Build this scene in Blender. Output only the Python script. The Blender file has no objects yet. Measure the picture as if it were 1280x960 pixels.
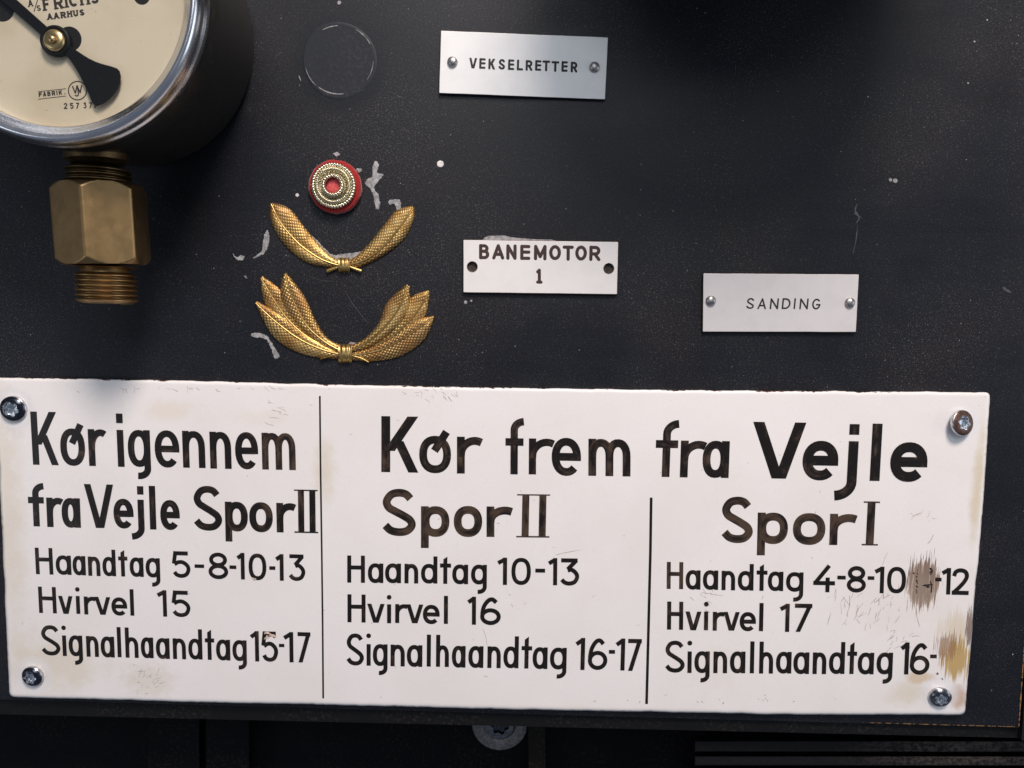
import bpy, bmesh, math, random
from mathutils import Vector, Matrix, noise
from mathutils.geometry import delaunay_2d_cdt

random.seed(7)
sc = bpy.context.scene
PI = math.pi

# ------------------------------------------------------------------ camera
F = 960.0                      # focal length in 1280-wide picture pixels (27 mm equivalent)
D = 0.288                      # distance of the lens from the panel, metres
TH = math.radians(7.0)         # camera looks slightly down
RO = math.radians(0.6)         # slight roll
fwd = Vector((0, math.cos(TH), -math.sin(TH)))
r0 = Vector((1, 0, 0)); u0 = Vector((0, math.sin(TH), math.cos(TH)))
rgt = r0 * math.cos(RO) + u0 * math.sin(RO)
upv = u0 * math.cos(RO) - r0 * math.sin(RO)
CAMP = Vector((0, -D, 0.0))
cam = bpy.data.cameras.new('camera'); camo = bpy.data.objects.new('camera', cam)
sc.collection.objects.link(camo)
cam.sensor_width = 36; cam.sensor_fit = 'HORIZONTAL'; cam.lens = 36 * F / 1280
cam.clip_start = 0.01; cam.clip_end = 20
mw = Matrix.Identity(4)
for i in range(3):
    mw[i][0] = rgt[i]; mw[i][1] = upv[i]; mw[i][2] = -fwd[i]; mw[i][3] = CAMP[i]
camo.matrix_world = mw
sc.camera = camo
sc.render.resolution_x = 1024; sc.render.resolution_y = 768

# ------------------------------------------------------------------ light
sc.render.engine = 'CYCLES'
sc.view_settings.view_transform = 'Standard'
sc.view_settings.look = 'None'
sc.view_settings.exposure = 0.2
sc.view_settings.gamma = 1.0
w = bpy.data.worlds.new('World'); sc.world = w; w.use_nodes = True
w.node_tree.nodes['Background'].inputs[0].default_value = (0.62, 0.72, 0.95, 1)
w.node_tree.nodes['Background'].inputs[1].default_value = 0.15

def area(name, loc, target, sx, sy, power, col, shape='RECTANGLE'):
    l = bpy.data.lights.new(name, 'AREA'); l.shape = shape; l.size = sx; l.size_y = sy
    l.energy = power; l.color = col
    o = bpy.data.objects.new(name, l); sc.collection.objects.link(o)
    o.location = loc
    o.rotation_euler = (Vector(target) - Vector(loc)).to_track_quat('-Z', 'Y').to_euler()
    return o
LD = Vector((0.27, -1.0, 1.2)).normalized()
area('ceiling_lamp', LD * 1.0 + Vector((0, 0, 0.0)), (0, 0, 0), 0.27, 0.27, 9.9, (1.0, 0.885, 0.82), 'DISK')
area('window_light', (1.40, -0.55, -0.05), (0, 0, 0), 0.8, 0.8, 3.2, (0.84, 0.91, 1.0))
area('front_fill_light', (0.05, -1.15, 0.66), (0, 0, 0), 0.8, 0.45, 4.0, (0.90, 0.94, 1.0))  # added frontal fill, softens the cast shadows
area('bezel_fill_light', (-1.15, -0.90, -0.25), (0, 0, 0), 0.5, 0.5, 1.3, (0.86, 0.92, 1.0))  # added cool fill from the left, keeps the chrome bezel bright

# ------------------------------------------------------------------ layout helper: a point of the photograph on a plane h metres in front of the panel
def P(px, py, h=0.0):
    d = fwd * F + rgt * (px - 640) + upv * (480 - py)
    t = (-h - CAMP.y) / d.y
    return CAMP + d * t
U = 0.0003                     # about one picture pixel on the panel, metres
def UX(px, py, h=0.0): return (P(px + .5, py, h) - P(px - .5, py, h)).length

# ------------------------------------------------------------------ object helpers
ORI = {}
def link(o):
    sc.collection.objects.link(o); return o
def tag(o, label=None, cat=None, group=None, kind=None):
    if label: o['label'] = label
    if cat: o['category'] = cat
    if group: o['group'] = group
    if kind: o['kind'] = kind
    return o
def thing(name, loc, label, cat, group=None):
    o = link(bpy.data.objects.new(name, None)); o.location = loc; o.empty_display_size = 0.005
    ORI[o.name] = Vector(loc)
    return tag(o, label, cat, group)
def mesh(name, verts, faces, mat, parent=None, origin=None, smooth=True, uvs=None, attr=None):
    if parent is not None: org = ORI[parent.name]
    else: org = Vector(origin) if origin is not None else Vector((0, 0, 0))
    me = bpy.data.meshes.new(name)
    me.from_pydata([tuple(Vector(v) - org) for v in verts], [], faces)
    if uvs is not None:
        ul = me.uv_layers.new(name='UVMap')
        for lp in me.loops: ul.data[lp.index].uv = uvs[lp.vertex_index]
    if attr is not None:
        for k, vals in attr.items():
            a = me.attributes.new(k, 'FLOAT', 'POINT')
            for i, x in enumerate(vals): a.data[i].value = x
    me.materials.append(mat)
    o = link(bpy.data.objects.new(name, me))
    if parent is not None: o.parent = parent
    else: o.location = org
    ORI[o.name] = org
    bm = bmesh.new(); bm.from_mesh(me)
    bmesh.ops.recalc_face_normals(bm, faces=bm.faces)
    bm.to_mesh(me); bm.free()
    if smooth:
        for p in me.polygons: p.use_smooth = True
    me.update()
    return o
def sharp(o, deg=35):
    me = o.data
    bm = bmesh.new(); bm.from_mesh(me)
    for e in bm.edges:
        e.smooth = not (len(e.link_faces) == 2 and e.calc_face_angle(0) > math.radians(deg))
    bm.to_mesh(me); bm.free()
    return o
def sheet(name, verts, faces, mat, parent=None, origin=None, uvs=None, kind=None):
    """flat faces turned to the camera side (-y)"""
    o = mesh(name, verts, faces, mat, parent, origin, False, uvs)
    me = o.data
    bm = bmesh.new(); bm.from_mesh(me)
    for f in bm.faces:
        if f.normal.y > 0: f.normal_flip()
    bm.to_mesh(me); bm.free()
    if kind: o['kind'] = kind
    return o

# ------------------------------------------------------------------ node helpers
class NT:
    def __init__(s, name):
        s.m = bpy.data.materials.new(name); s.m.use_nodes = True
        s.t = s.m.node_tree; s.b = s.t.nodes['Principled BSDF']
        s._co = None
    def set(s, sock, v):
        if isinstance(v, bpy.types.NodeSocket): s.t.links.new(v, sock)
        else:
            if isinstance(v, (tuple, list)) and len(v) == 3 and sock.type == 'RGBA': v = (*v, 1)
            sock.default_value = v
    def nd(s, typ, ins=None, out=0, **props):
        n = s.t.nodes.new(typ)
        for k, v in props.items(): setattr(n, k, v)
        for k, v in (ins or {}).items(): s.set(n.inputs[k], v)
        return n.outputs[out]
    def co(s):
        if s._co is None: s._co = s.nd('ShaderNodeTexCoord', out='Object')
        return s._co
    def uv(s): return s.nd('ShaderNodeTexCoord', out='UV')
    def mapping(s, v, scale=(1, 1, 1), loc=(0, 0, 0), rot=(0, 0, 0)):
        return s.nd('ShaderNodeMapping', {'Vector': v, 'Scale': scale, 'Location': loc, 'Rotation': rot})
    def noise(s, scale, vec=None, detail=4, rough=.55, dist=0):
        return s.nd('ShaderNodeTexNoise', {'Vector': vec or s.co(), 'Scale': scale, 'Detail': detail, 'Roughness': rough, 'Distortion': dist}, out='Fac')
    def math(s, op, a, b=0.0, c=None):
        ins = {0: a, 1: b}
        if c is not None: ins[2] = c
        return s.nd('ShaderNodeMath', ins, operation=op)
    def rng(s, v, a, b, c=0.0, d=1.0, smooth=True):
        return s.nd('ShaderNodeMapRange', {'Value': v, 'From Min': a, 'From Max': b, 'To Min': c, 'To Max': d}, interpolation_type='SMOOTHSTEP' if smooth else 'LINEAR')
    def mix(s, f, a, b):
        n = s.t.nodes.new('ShaderNodeMix'); n.data_type = 'RGBA'
        s.set(n.inputs[0], f); s.set(n.inputs[6], a); s.set(n.inputs[7], b)
        return n.outputs[2]
    def bump(s, h, strength, dist):
        nrm = s.nd('ShaderNodeBump', {'Height': h, 'Strength': strength, 'Distance': dist})
        s.t.links.new(nrm, s.b.inputs['Normal'])
    def out(s, col=None, rough=None, metal=None, spec=None, **kw):
        if col is not None: s.set(s.b.inputs['Base Color'], col)
        if rough is not None: s.set(s.b.inputs['Roughness'], rough)
        if metal is not None: s.set(s.b.inputs['Metallic'], metal)
        if spec is not None: s.set(s.b.inputs['Specular IOR Level'], spec)
        for k, v in kw.items(): s.set(s.b.inputs[k], v)
        return s.m
    def blob(s, c, rx, ry):
        """distance (1 at the rim) from an elliptic spot on the sheet, object space x/z"""
        v = s.nd('ShaderNodeVectorMath', {0: s.co(), 1: tuple(c)}, operation='SUBTRACT')
        v = s.nd('ShaderNodeVectorMath', {0: v, 1: (1 / rx, 0, 1 / ry)}, operation='MULTIPLY')
        return s.nd('ShaderNodeVectorMath', {0: v}, out='Value', operation='LENGTH')

# ------------------------------------------------------------------ materials
def m_panel():
    n = NT('black_lacquer')
    fine = n.noise(1900, detail=4, rough=.7)
    grit = n.noise(900, detail=2)
    big = n.noise(14, detail=3)
    d1 = n.rng(fine, .50, .72)
    scar = n.rng(n.blob(P(424, 77) - P(1274.3, 909.5), 58 * U, 58 * U), .72, 1.12)      # wiped clean round the filled hole
    big = n.math('ADD', n.math('MULTIPLY', n.math('SUBTRACT', big, .3), scar), .3)
    d2 = n.math('MULTIPLY', n.rng(big, .38, .68, .25, 1.0), n.math('ADD', .15, n.math('MULTIPLY', scar, .85)))
    dust = n.math('MULTIPLY', d1, d2)
    warm = n.noise(30, detail=2)
    dcol = n.mix(n.rng(warm, .4, .65), (.12, .112, .11), (.15, .098, .074))
    c = n.mix(n.math('MULTIPLY', dust, .7), (.0048, .0059, .0096), dcol)
    for sc_v, thr, rad_, col_, am in ((1250, .50, .30, (.15, .12, .104), .75), (720, .76, .18, (.24, .215, .20), .7)):      # settled dust specks
        v2 = n.t.nodes.new('ShaderNodeTexVoronoi'); n.set(v2.inputs['Vector'], n.co()); v2.inputs['Scale'].default_value = sc_v
        s2 = n.t.nodes.new('ShaderNodeSeparateColor'); n.set(s2.inputs[0], v2.outputs['Color'])
        k2 = n.math('MULTIPLY', n.rng(v2.outputs['Distance'], rad_ * .4, rad_, 1, 0), n.rng(s2.outputs[0], thr, 1.0))
        k2 = n.math('MULTIPLY', n.math('MULTIPLY', k2, n.rng(big, .36, .66, .22, 1.0)), am)
        c = n.mix(k2, c, col_)
    vo = n.t.nodes.new('ShaderNodeTexVoronoi'); n.set(vo.inputs['Vector'], n.co()); vo.inputs['Scale'].default_value = 330
    sep = n.nd('ShaderNodeSeparateColor', {0: vo.outputs['Color']})
    spk = n.math('MULTIPLY', n.rng(vo.outputs['Distance'], .04, .085, 1, 0), n.rng(sep, .86, .88))
    c = n.mix(n.math('MULTIPLY', spk, .8), c, (.30, .28, .26))
    h = n.math('ADD', n.math('MULTIPLY', fine, .6), n.math('MULTIPLY', grit, .5))
    wipe = n.noise(1.0, n.mapping(n.co(), (22, 22, 160), (0, 0, 0), (0, .25, 0)), detail=4)
    n.bump(h, .38, .00012)
    return n.out(c, n.math('ADD', n.rng(big, .3, .7, .40, .54), n.rng(wipe, .35, .65, -.015, .02)), 0, .33)
PANEL = m_panel()

def m_black(name, col, rough, dust=0.0, spec=.3, dcol=(.12, .10, .085)):
    n = NT(name)
    a = n.noise(700, detail=4); b = n.noise(40, detail=3)
    f = n.math('MULTIPLY', n.math('MULTIPLY', n.rng(a, .48, .72), n.rng(b, .35, .65)), dust)
    n.bump(a, .35, .00015)
    return n.out(n.mix(f, col, dcol), rough, 0, spec)
SCAR = m_black('smooth_filler', (.0085, .0105, .0165), .5, .2, .34)
STRIP = m_black('backing_board_paint', (.006, .006, .0065), .55, .18, .2)
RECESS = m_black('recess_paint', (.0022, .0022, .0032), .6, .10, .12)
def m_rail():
    n = NT('dust_and_shade_rail_paint')
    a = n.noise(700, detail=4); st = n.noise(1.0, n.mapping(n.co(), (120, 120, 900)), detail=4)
    d = n.blob((.205, 0, 0), .06, 1.0)  # dust thins out leftward, painting the shade on the rails into their colour
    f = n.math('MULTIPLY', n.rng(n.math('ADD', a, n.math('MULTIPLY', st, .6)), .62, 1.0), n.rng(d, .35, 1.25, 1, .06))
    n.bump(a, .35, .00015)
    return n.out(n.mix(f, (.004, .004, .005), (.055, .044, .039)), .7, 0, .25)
DUST_SHADE = m_rail()
CASE = m_black('gauge_case_paint', (.020, .018, .016), .36, .25, .45)
BLACKM = m_black('matt_black', (.006, .006, .007), .6, .1)
NEEDLE = m_black('needle_black', (.004, .0043, .005), .5, .06, .2)

def m_wood():
    n = NT('bare_wood_edge')
    a = n.noise(600); return n.out(n.mix(n.rng(a, .42, .55), (.012, .01, .009), (.30, .16, .065)), .7, 0, .2)
WOOD = m_wood()

def m_paint(name, thin):
    n = NT(name)
    uv = n.mapping(n.uv(), (.035, 1.5, 1))
    st = n.noise(1.0, uv, detail=4, rough=.65)
    big = n.noise(120, detail=2)
    f = n.math('ADD', st, n.math('MULTIPLY', n.math('SUBTRACT', big, .5), .5))
    f = n.rng(f, .62 - .3 * thin, .86 - .24 * thin)
    fl = n.rng(n.noise(1500, detail=2), .66, .74)
    c = n.mix(f, (.0105, .0075, .0065), (.075, .048, .031))
    c = n.mix(n.math('MULTIPLY', fl, .12), c, (.4, .3, .25))
    n.bump(st, .25, .00006)
    return n.out(c, .32, 0, .45)
PAINT = m_paint('sign_paint_dense', .28)
PAINT2 = m_paint('sign_paint_medium', .5)
PAINT3 = m_paint('sign_paint_thin', .95)
def m_plain(name, col, rough, metal=0.0, spec=.5, var=.25, scale=300, bump=.15, bd=.00008):
    n = NT(name)
    a = n.noise(scale, detail=5); f = n.rng(a, .3, .7, 1 - var, 1 + var)
    c = n.nd('ShaderNodeHueSaturation', {'Value': f, 'Color': (*col, 1)})
    n.bump(a, bump, bd)
    return n.out(c, n.rng(n.noise(scale * 3), .3, .7, max(.02, rough - .08), rough + .08), metal, spec)
ENGR = m_plain('engraving_black', (.010, .008, .0075), .6)
ENGR_B = m_plain('engraving_brown', (.035, .015, .011), .6)
ENGR_RIM = m_plain('engraving_rim', (.12, .06, .045), .6)
DIALINK = m_plain('dial_ink', (.022, .016, .013), .6)
GLUE = m_plain('glue_residue', (.30, .29, .29), .6, var=.35, scale=700, bump=.4)
GLUEW = m_plain('white_paint_fleck', (.62, .58, .55), .6)
SCRATCH = m_plain('bare_scratch', (.23, .22, .21), .6, var=.6)
BRASS = None
def m_brass(name, c0, c1, rough, scale=250):
    n = NT(name)
    a = n.noise(scale, detail=6, rough=.6); b = n.noise(scale * .2, detail=3)
    c = n.mix(n.rng(a, .35, .65), c0, c1)
    c = n.mix(n.rng(b, .56, .74, 0, .2), c, (c0[0] * .55, c0[1] * .46, c0[2] * .4))
    n.bump(n.noise(scale * 6, detail=3), .15, .00005)
    return n.out(c, n.rng(a, .3, .7, rough - .03, rough + .04), 1.0)
BRASS = m_brass('aged_brass', (.33, .212, .095), (.355, .232, .107), .40)
BRASS_SHADE = m_brass('shaded_brass', (.12, .078, .036), (.20, .135, .065), .45)  # darker copy of the brass, shade on collar and upper thread painted in
HUBB = m_brass('hub_brass', (.42, .31, .14), (.60, .45, .22), .3)
def m_chrome():
    n = NT('worn_chrome')
    a = n.noise(900, detail=4); b = n.noise(90, detail=3)
    n.bump(a, .05, .00004)
    pit = n.rng(n.noise(2200, detail=2), .66, .72)
    c = n.mix(n.math('MULTIPLY', pit, .5), (.74, .74, .76), (.16, .14, .12))
    return n.out(c, n.rng(b, .35, .7, .22, .29), 1.0)
CHROME = m_chrome()
STEELD = m_plain('dark_screw_steel', (.085, .09, .105), .22, 1.0, var=.3, scale=900)
STEELS = m_plain('bright_socket_steel', (.62, .66, .70), .3, 1.0, var=.35, scale=900)
STEELR = m_plain('rusty_screw_steel', (.10, .055, .042), .5, .55, var=.4, scale=700)
STEELM = m_plain('grey_screw_steel', (.22, .22, .23), .25, 1.0, var=.35, scale=900)
RIM = m_plain('screw_rim_steel', (.60, .60, .62), .25, 1.0, var=.2, scale=900)
RIVET = m_plain('rivet_steel', (.40, .38, .37), .42, 1.0, var=.25, scale=900)

def m_gold(name):
    n = NT(name)
    uv = n.uv()
    def wave(rot):
        v = n.mapping(uv, (1, 1, 1), (0, 0, 0), (0, 0, rot))
        return n.nd('ShaderNodeTexWave', {'Vector': v, 'Scale': .092, 'Distortion': .35, 'Detail': 1.0, 'Detail Scale': .3}, out='Fac', wave_type='BANDS', bands_direction='X', wave_profile='SIN')
    h = n.math('MINIMUM', wave(math.radians(52)), wave(math.radians(-52)))
    worn = n.rng(n.noise(90, detail=4), .38, .62, .6, 1.0)
    h = n.math('ADD', .5, n.math('MULTIPLY', n.math('SUBTRACT', h, .5), worn))
    n.bump(n.math('ADD', h, n.math('MULTIPLY', n.noise(350, detail=3), .9)), .75, .00016)
    a = n.noise(130, detail=5)
    c = n.mix(n.rng(a, .35, .68), (.78, .54, .21), (.50, .29, .09))
    c = n.mix(n.rng(n.noise(60, detail=3), .45, .62, 0, .55), c, (.40, .215, .10))
    c = n.mix(n.rng(h, .08, .36, .85, 0), c, (.09, .04, .014))
    c = n.mix(n.rng(n.noise(500, detail=4), .60, .72, 0, .6), c, (.10, .055, .025))
    return n.out(c, n.rng(a, .3, .7, .44, .60), .9)
GOLD = m_gold('gilt_crosshatched')
GOLDP = m_brass('gilt_plain', (.52, .345, .12), (.62, .43, .165), .38)
BULL = m_brass('tarnished_bullion_wire', (.60, .545, .40), (.74, .685, .53), .30, 500)
def m_felt():
    n = NT('red_felt')
    a = n.noise(1500, detail=5, rough=.7)
    n.bump(a, .8, .0003)
    return n.out(n.mix(a, (.20, .008, .008), (.42, .030, .025)), .95, 0, .1, **{'Sheen Weight': .35})
FELT = m_felt()
FELTP = m_plain('faded_red_felt', (.58, .10, .10), .95, spec=.1, scale=1500, bump=.6)

def m_dial():
    n = NT('dial_enamel')
    b = n.noise(30, detail=4); s = n.rng(n.noise(900, detail=2), .70, .76)
    c = n.mix(n.rng(b, .35, .7), (.56, .485, .365), (.46, .38, .265))
    c = n.mix(n.math('MULTIPLY', s, .5), c, (.20, .13, .07))
    return n.out(c, .4, 0, .4)
DIAL = m_dial()
def m_glass():
    m = bpy.data.materials.new('gauge_glass'); m.use_nodes = True
    t = m.node_tree; t.nodes.clear()
    o = t.nodes.new('ShaderNodeOutputMaterial'); mx = t.nodes.new('ShaderNodeMixShader')
    tr = t.nodes.new('ShaderNodeBsdfTransparent'); gl = t.nodes.new('ShaderNodeBsdfGlossy')
    tr.inputs[0].default_value = (.96, .97, .96, 1); gl.inputs['Roughness'].default_value = .0
    mx.inputs[0].default_value = .035; t.links.new(tr.outputs[0], mx.inputs[1]); t.links.new(gl.outputs[0], mx.inputs[2]); t.links.new(mx.outputs[0], o.inputs[0])
    return m
GLASS = m_glass()

def m_plate(name, col, metal, rough, edge, brushed=0.0):
    n = NT(name)
    e = n.nd('ShaderNodeAttribute', attribute_name='edge', out='Fac')
    st = n.noise(1.0, n.mapping(n.co(), (60, 60, 2600)), detail=3)
    a = n.noise(180, detail=4)
    c = n.mix(n.rng(a, .35, .7, 0, .3), col, tuple(x * .86 for x in col))
    sp = n.rng(n.noise(1300, detail=2), .72, .76)
    c = n.mix(n.math('MULTIPLY', sp, .45), c, (.25, .2, .17))
    wear = n.rng(n.math('ADD', e, n.math('MULTIPLY', n.math('SUBTRACT', n.noise(900), .5), .7)), .45, .6)
    c = n.mix(wear, c, edge)
    n.bump(n.math('MULTIPLY', st, brushed), .25, .00008)
    return n.out(c, rough, n.math('MULTIPLY', n.math('SUBTRACT', 1.0, wear), metal), .4)
PL_ALU = m_plate('brushed_aluminium', (.74, .73, .715), .12, .42, (.10, .085, .075), .6)
PL_WHITE = m_plate('white_laminate', (.76, .73, .70), .0, .42, (.14, .065, .04), .2)
PL_PALE = m_plate('pale_laminate', (.66, .63, .62), .15, .42, (.12, .085, .06), .25)

# ------------------------------------------------------------------ lettering: strokes drawn as ribbons
def cat(pts, n=7, closed=False):
    p = [Vector(q) for q in pts]; out = []
    N = len(p); rngN = N if closed else N - 1
    for i in range(rngN):
        if closed: a, b, c, d = p[i - 1], p[i], p[(i + 1) % N], p[(i + 2) % N]
        else: a, b, c, d = p[max(i - 1, 0)], p[i], p[i + 1], p[min(i + 2, N - 1)]
        for k in range(n):
            t = k / n
            out.append(.5 * ((2 * b) + (c - a) * t + (2 * a - 5 * b + 4 * c - d) * t * t + (3 * b - a - 3 * c + d) * t ** 3))
    if not closed: out.append(p[-1])
    return out
def arc(cx, cy, rx, ry, a0, a1, n=14, e=1.0):
    o = []
    for i in range(n + 1):
        a = math.radians(a0 + (a1 - a0) * i / n)
        c, s = math.cos(a), math.sin(a)
        o.append((cx + rx * math.copysign(abs(c) ** e, c), cy + ry * math.copysign(abs(s) ** e, s)))
    return o
def ell(cx, cy, rx, ry, e=.88): return ('C', arc(cx, cy, rx, ry, 0, 360, 28, e)[:-1])
def L(*p): return ('L', list(p))
def Q(a, b): return ('Q', [a, b])

def glyph(ch, x0, x1, xh, cp, w, ds, sq=False):
    h = w / 2; W = x1 - x0; cx = (x0 + x1) / 2; rx = W / 2 - h
    lo, hi = h, cp - h
    def nb(pts): return [(x0 + h + px * (W - w), h + py * (cp - w)) for px, py in pts]
    def arch(a, b, top, start=.50):
        r = (b - a) / 2; ry = xh * .36
        return ('L', [(a, top * start)] + arc((a + b) / 2, top - h - ry, r, ry, 172, 0, 12, .9) + [(b, 0)])
    if ch == 'o': return [ell(cx, xh / 2, rx, xh / 2 - h + .4)]
    if ch == 'ø':
        return [ell(cx, xh / 2, rx, xh / 2 - h + .4), L((cx - W * .02, xh * .60), (x0 + W * .86, xh * 1.12))]
    if ch in 'adq':
        bw = rx - w * .06
        return [ell(x0 + h + bw, xh / 2, bw, xh / 2 - h + .2), L((x1 - h, 0), (x1 - h, xh if ch == 'a' else cp))]
    if ch == 'g':
        r = min(W * .38, ds * .8)
        return [ell(x0 + h + rx, xh / 2, rx, xh / 2 - h + .2),
                ('L', [(x1 - h, xh)] + arc(x1 - h - r, -ds + h + r * .85, r, r * .85, 0, -100, 8))]
    if ch == 'e':
        yb = xh * .50
        return [L((x0 + h, yb), (x1 - h, yb)), ('L', [(x1 - h, yb - h)] + arc(cx, xh / 2, rx, xh / 2 - h + .3, 4, 316, 26, .92))]
    if ch == 'n': return [L((x0 + h, 0), (x0 + h, xh)), arch(x0 + h, x1 - h, xh)]
    if ch == 'h': return [L((x0 + h, 0), (x0 + h, cp)), arch(x0 + h, x1 - h, xh)]
    if ch == 'm': return [L((x0 + h, 0), (x0 + h, xh)), arch(x0 + h, cx, xh), arch(cx, x1 - h, xh)]
    if ch == 'r':
        R = (W - h) * .80
        return [L((x0 + h, 0), (x0 + h, xh)), ('L', [(x0 + h, xh * .45)] + arc(x0 + h + R, xh * .50, R, xh * .5 - h, 165, 62, 10))]
    if ch == 'p': return [L((x0 + h, -ds), (x0 + h, xh)), ell(x0 + h + rx + w * .05, xh / 2, rx - w * .05, xh / 2 - h + .2)]
    if ch in 'ij':
        dot = [L((cx, xh + (cp - xh) * .42), (cx, cp))] if sq else [('D', [(cx, cp - h), (h * 1.15, 0)])]
        if ch == 'i': return [L((cx, 0), (cx, xh))] + dot
        r = W - h
        dx = x1 - h
        dot = [L((dx, xh + (cp - xh) * .36), (dx, cp * .985))]
        return [('L', [(dx, xh)] + arc(dx - r, -ds + h + r * .8, r, r * .8, 0, -88, 9))] + dot
    if ch == 'l': return [L((cx, 0), (cx, cp))]
    if ch == 'f':
        sx = x0 + W * .47; R = x1 - sx
        return [('L', [(sx, 0)] + arc(sx + R, cp - h - R * .85, R, R * .85, 180, 92, 9)), L((x0, xh - h), (x0 + W * .97, xh - h))]
    if ch == 't':
        sx = cx - W * .02
        return [('P', [(sx - h, 0), (sx + h, 0), (sx + h, cp), (sx - h, cp * .9)]), L((x0, xh - h * .6), (x1, xh - h * .6))]
    if ch in 'vV':
        t = xh if ch == 'v' else cp
        s = w * .56
        return [Q((x0 + s, t), (cx - s * .25, 0)), Q((x1 - s, t), (cx + s * .25, 0))]
    if ch == 'K':
        return [L((x0 + h, 0), (x0 + h, cp)), Q((x0 + w * .9, cp * .38), (x1 - w * .65, cp)), Q((x0 + W * .46, cp * .56), (x1 - w * .6, 0))]
    if ch == 'H': return [L((x0 + h, 0), (x0 + h, cp)), L((x1 - h, 0), (x1 - h, cp)), L((x0 + h, cp * .56), (x1 - h, cp * .56))]
    if ch == 'S':
        return [('L', cat(nb([(.93, .85), (.76, .965), (.5, 1.0), (.22, .95), (.05, .78), (.13, .625), (.36, .53), (.64, .43), (.91, .31), (.98, .17), (.80, .035), (.5, 0), (.2, .045), (0, .17)])))]
    if ch == '0' or ch == 'O': return [ell(cx, cp / 2, rx, cp / 2 - h, .85 if ch == '0' else 1)]
    if ch == '1': return [L((x1 - h, 0), (x1 - h, cp)), L((x1 - h, cp - h * .8), (x0 + h * .5, cp * .80))]
    if ch == '!':      # engraved 1 with a foot
        return [L((cx, 0), (cx, cp)), L((cx, cp), (x0 + h * .6, cp * .80)), L((x0, h * .8), (x1, h * .8))]
    if ch == '2': return [('L', cat(nb([(.03, .74), (.16, .93), (.5, 1.0), (.86, .93), (.97, .73), (.80, .50), (.45, .25), (.03, 0)]))), L((x0 + h * .4, h), (x1, h))]
    if ch == '3':
        return [L((x0 + h * .6, cp - h), (x1 - h * .9, cp - h)), L((x1 - h * 1.5, cp - h), (x0 + W * .40, cp * .60)),
                ('L', cat(nb([(.38, .56), (.62, .60), (.90, .46), (.99, .28), (.82, .07), (.48, 0), (.18, .05), (0, .17)])))]
    if ch == '4':
        return [L((x0 + W * .72, cp), (x0 + h * .9, cp * .34)), L((x0, cp * .34), (x1, cp * .34)), L((x0 + W * .66, 0), (x0 + W * .66, cp * .55))]
    if ch == '5':
        return [L((x0 + W * .16, cp - h), (x1 - W * .12, cp - h)), L((x0 + W * .2, cp), (x0 + W * .10, cp * .53)),
                ('L', cat(nb([(.03, .51), (.30, .60), (.62, .60), (.92, .46), (1, .28), (.84, .07), (.5, 0), (.18, .05), (.02, .17)])))]
    if ch == '6':
        return [ell(cx, cp * .30, rx, cp * .30 - h, 1), ('L', cat(nb([(.85, .86), (.62, .985), (.36, .93), (.10, .68), (0, .36)])))]
    if ch == '7': return [L((x0, cp - h), (x1 - h * .3, cp - h)), Q((x1 - h * 1.3, cp - h * .6), (x0 + W * .20, 0))]
    if ch == '8': return [ell(cx, cp * .73, rx * .88, cp * .27 - h, 1), ell(cx, cp * .27 + h * .2, rx, cp * .27 - h * .8, 1)]
    if ch == '-': return [L((x0, cp * .40), (x1, cp * .40))]
    if ch == '.': return [('D', [(cx, h), (h, 0)])]
    if ch == '/': return [L((x0, -cp * .1), (x1, cp * 1.1))]
    # engraved capitals
    if ch == 'E': return [L((x0 + h, 0), (x0 + h, cp)), L((x0 + h, hi), (x1, hi)), L((x0 + h, lo), (x1, lo)), L((x0 + h, cp * .52), (x1 - W * .08, cp * .52))]
    if ch == 'F': return [L((x0 + h, 0), (x0 + h, cp)), L((x0 + h, hi), (x1, hi)), L((x0 + h, cp * .5), (x1 - W * .15, cp * .5))]
    if ch == 'L': return [L((x0 + h, cp), (x0 + h, 0)), L((x0 + h, lo), (x1, lo))]
    if ch == 'T': return [L((cx, 0), (cx, cp)), L((x0, hi), (x1, hi))]
    if ch == 'I': return [L((cx, 0), (cx, cp))]
    if ch == 'R':
        m = cp * .46; r = (hi - m) / 2
        return [L((x0 + h, 0), (x0 + h, cp)), ('L', [(x0 + h, hi)] + arc(x1 - h - r, m + r, r, r, 90, -90, 10) + [(x0 + h, m)]), L((cx, m), (x1 - h * .8, 0))]
    if ch == 'B':
        m = cp * .53; r = (hi - m) / 2; r2 = (m - lo) / 2
        return [L((x0 + h, 0), (x0 + h, cp)), ('L', [(x0 + h, hi)] + arc(x1 - h * 1.5 - r, m + r, r, r, 90, -90, 10) + [(x0 + h, m)]),
                ('L', [(x0 + h, m)] + arc(x1 - h - r2, lo + r2, r2, r2, 90, -90, 10) + [(x0 + h, lo)])]
    if ch == 'A': return [L((x0 + h, 0), (cx, cp)), L((x1 - h, 0), (cx, cp)), L((x0 + W * .22, cp * .33), (x1 - W * .22, cp * .33))]
    if ch == 'N': return [L((x0 + h, 0), (x0 + h, cp)), L((x0 + h, cp), (x1 - h, 0)), L((x1 - h, 0), (x1 - h, cp))]
    if ch == 'M': return [L((x0 + h, 0), (x0 + h, cp)), L((x0 + h, cp), (cx, cp * .22)), L((cx, cp * .22), (x1 - h, cp)), L((x1 - h, 0), (x1 - h, cp))]
    if ch == 'W': return [L((x0 + h, cp), (x0 + W * .27, 0)), L((x0 + W * .27, 0), (cx, cp)), L((cx, cp), (x1 - W * .27, 0)), L((x1 - W * .27, 0), (x1 - h, cp))]
    if ch == 'D':
        return [L((x0 + h, 0), (x0 + h, cp)), ('L', [(x0 + h, hi)] + arc(cx - W * .1, cp / 2, W * .6 - h, cp / 2 - h, 90, -90, 12) + [(x0 + h, lo)])]
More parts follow.
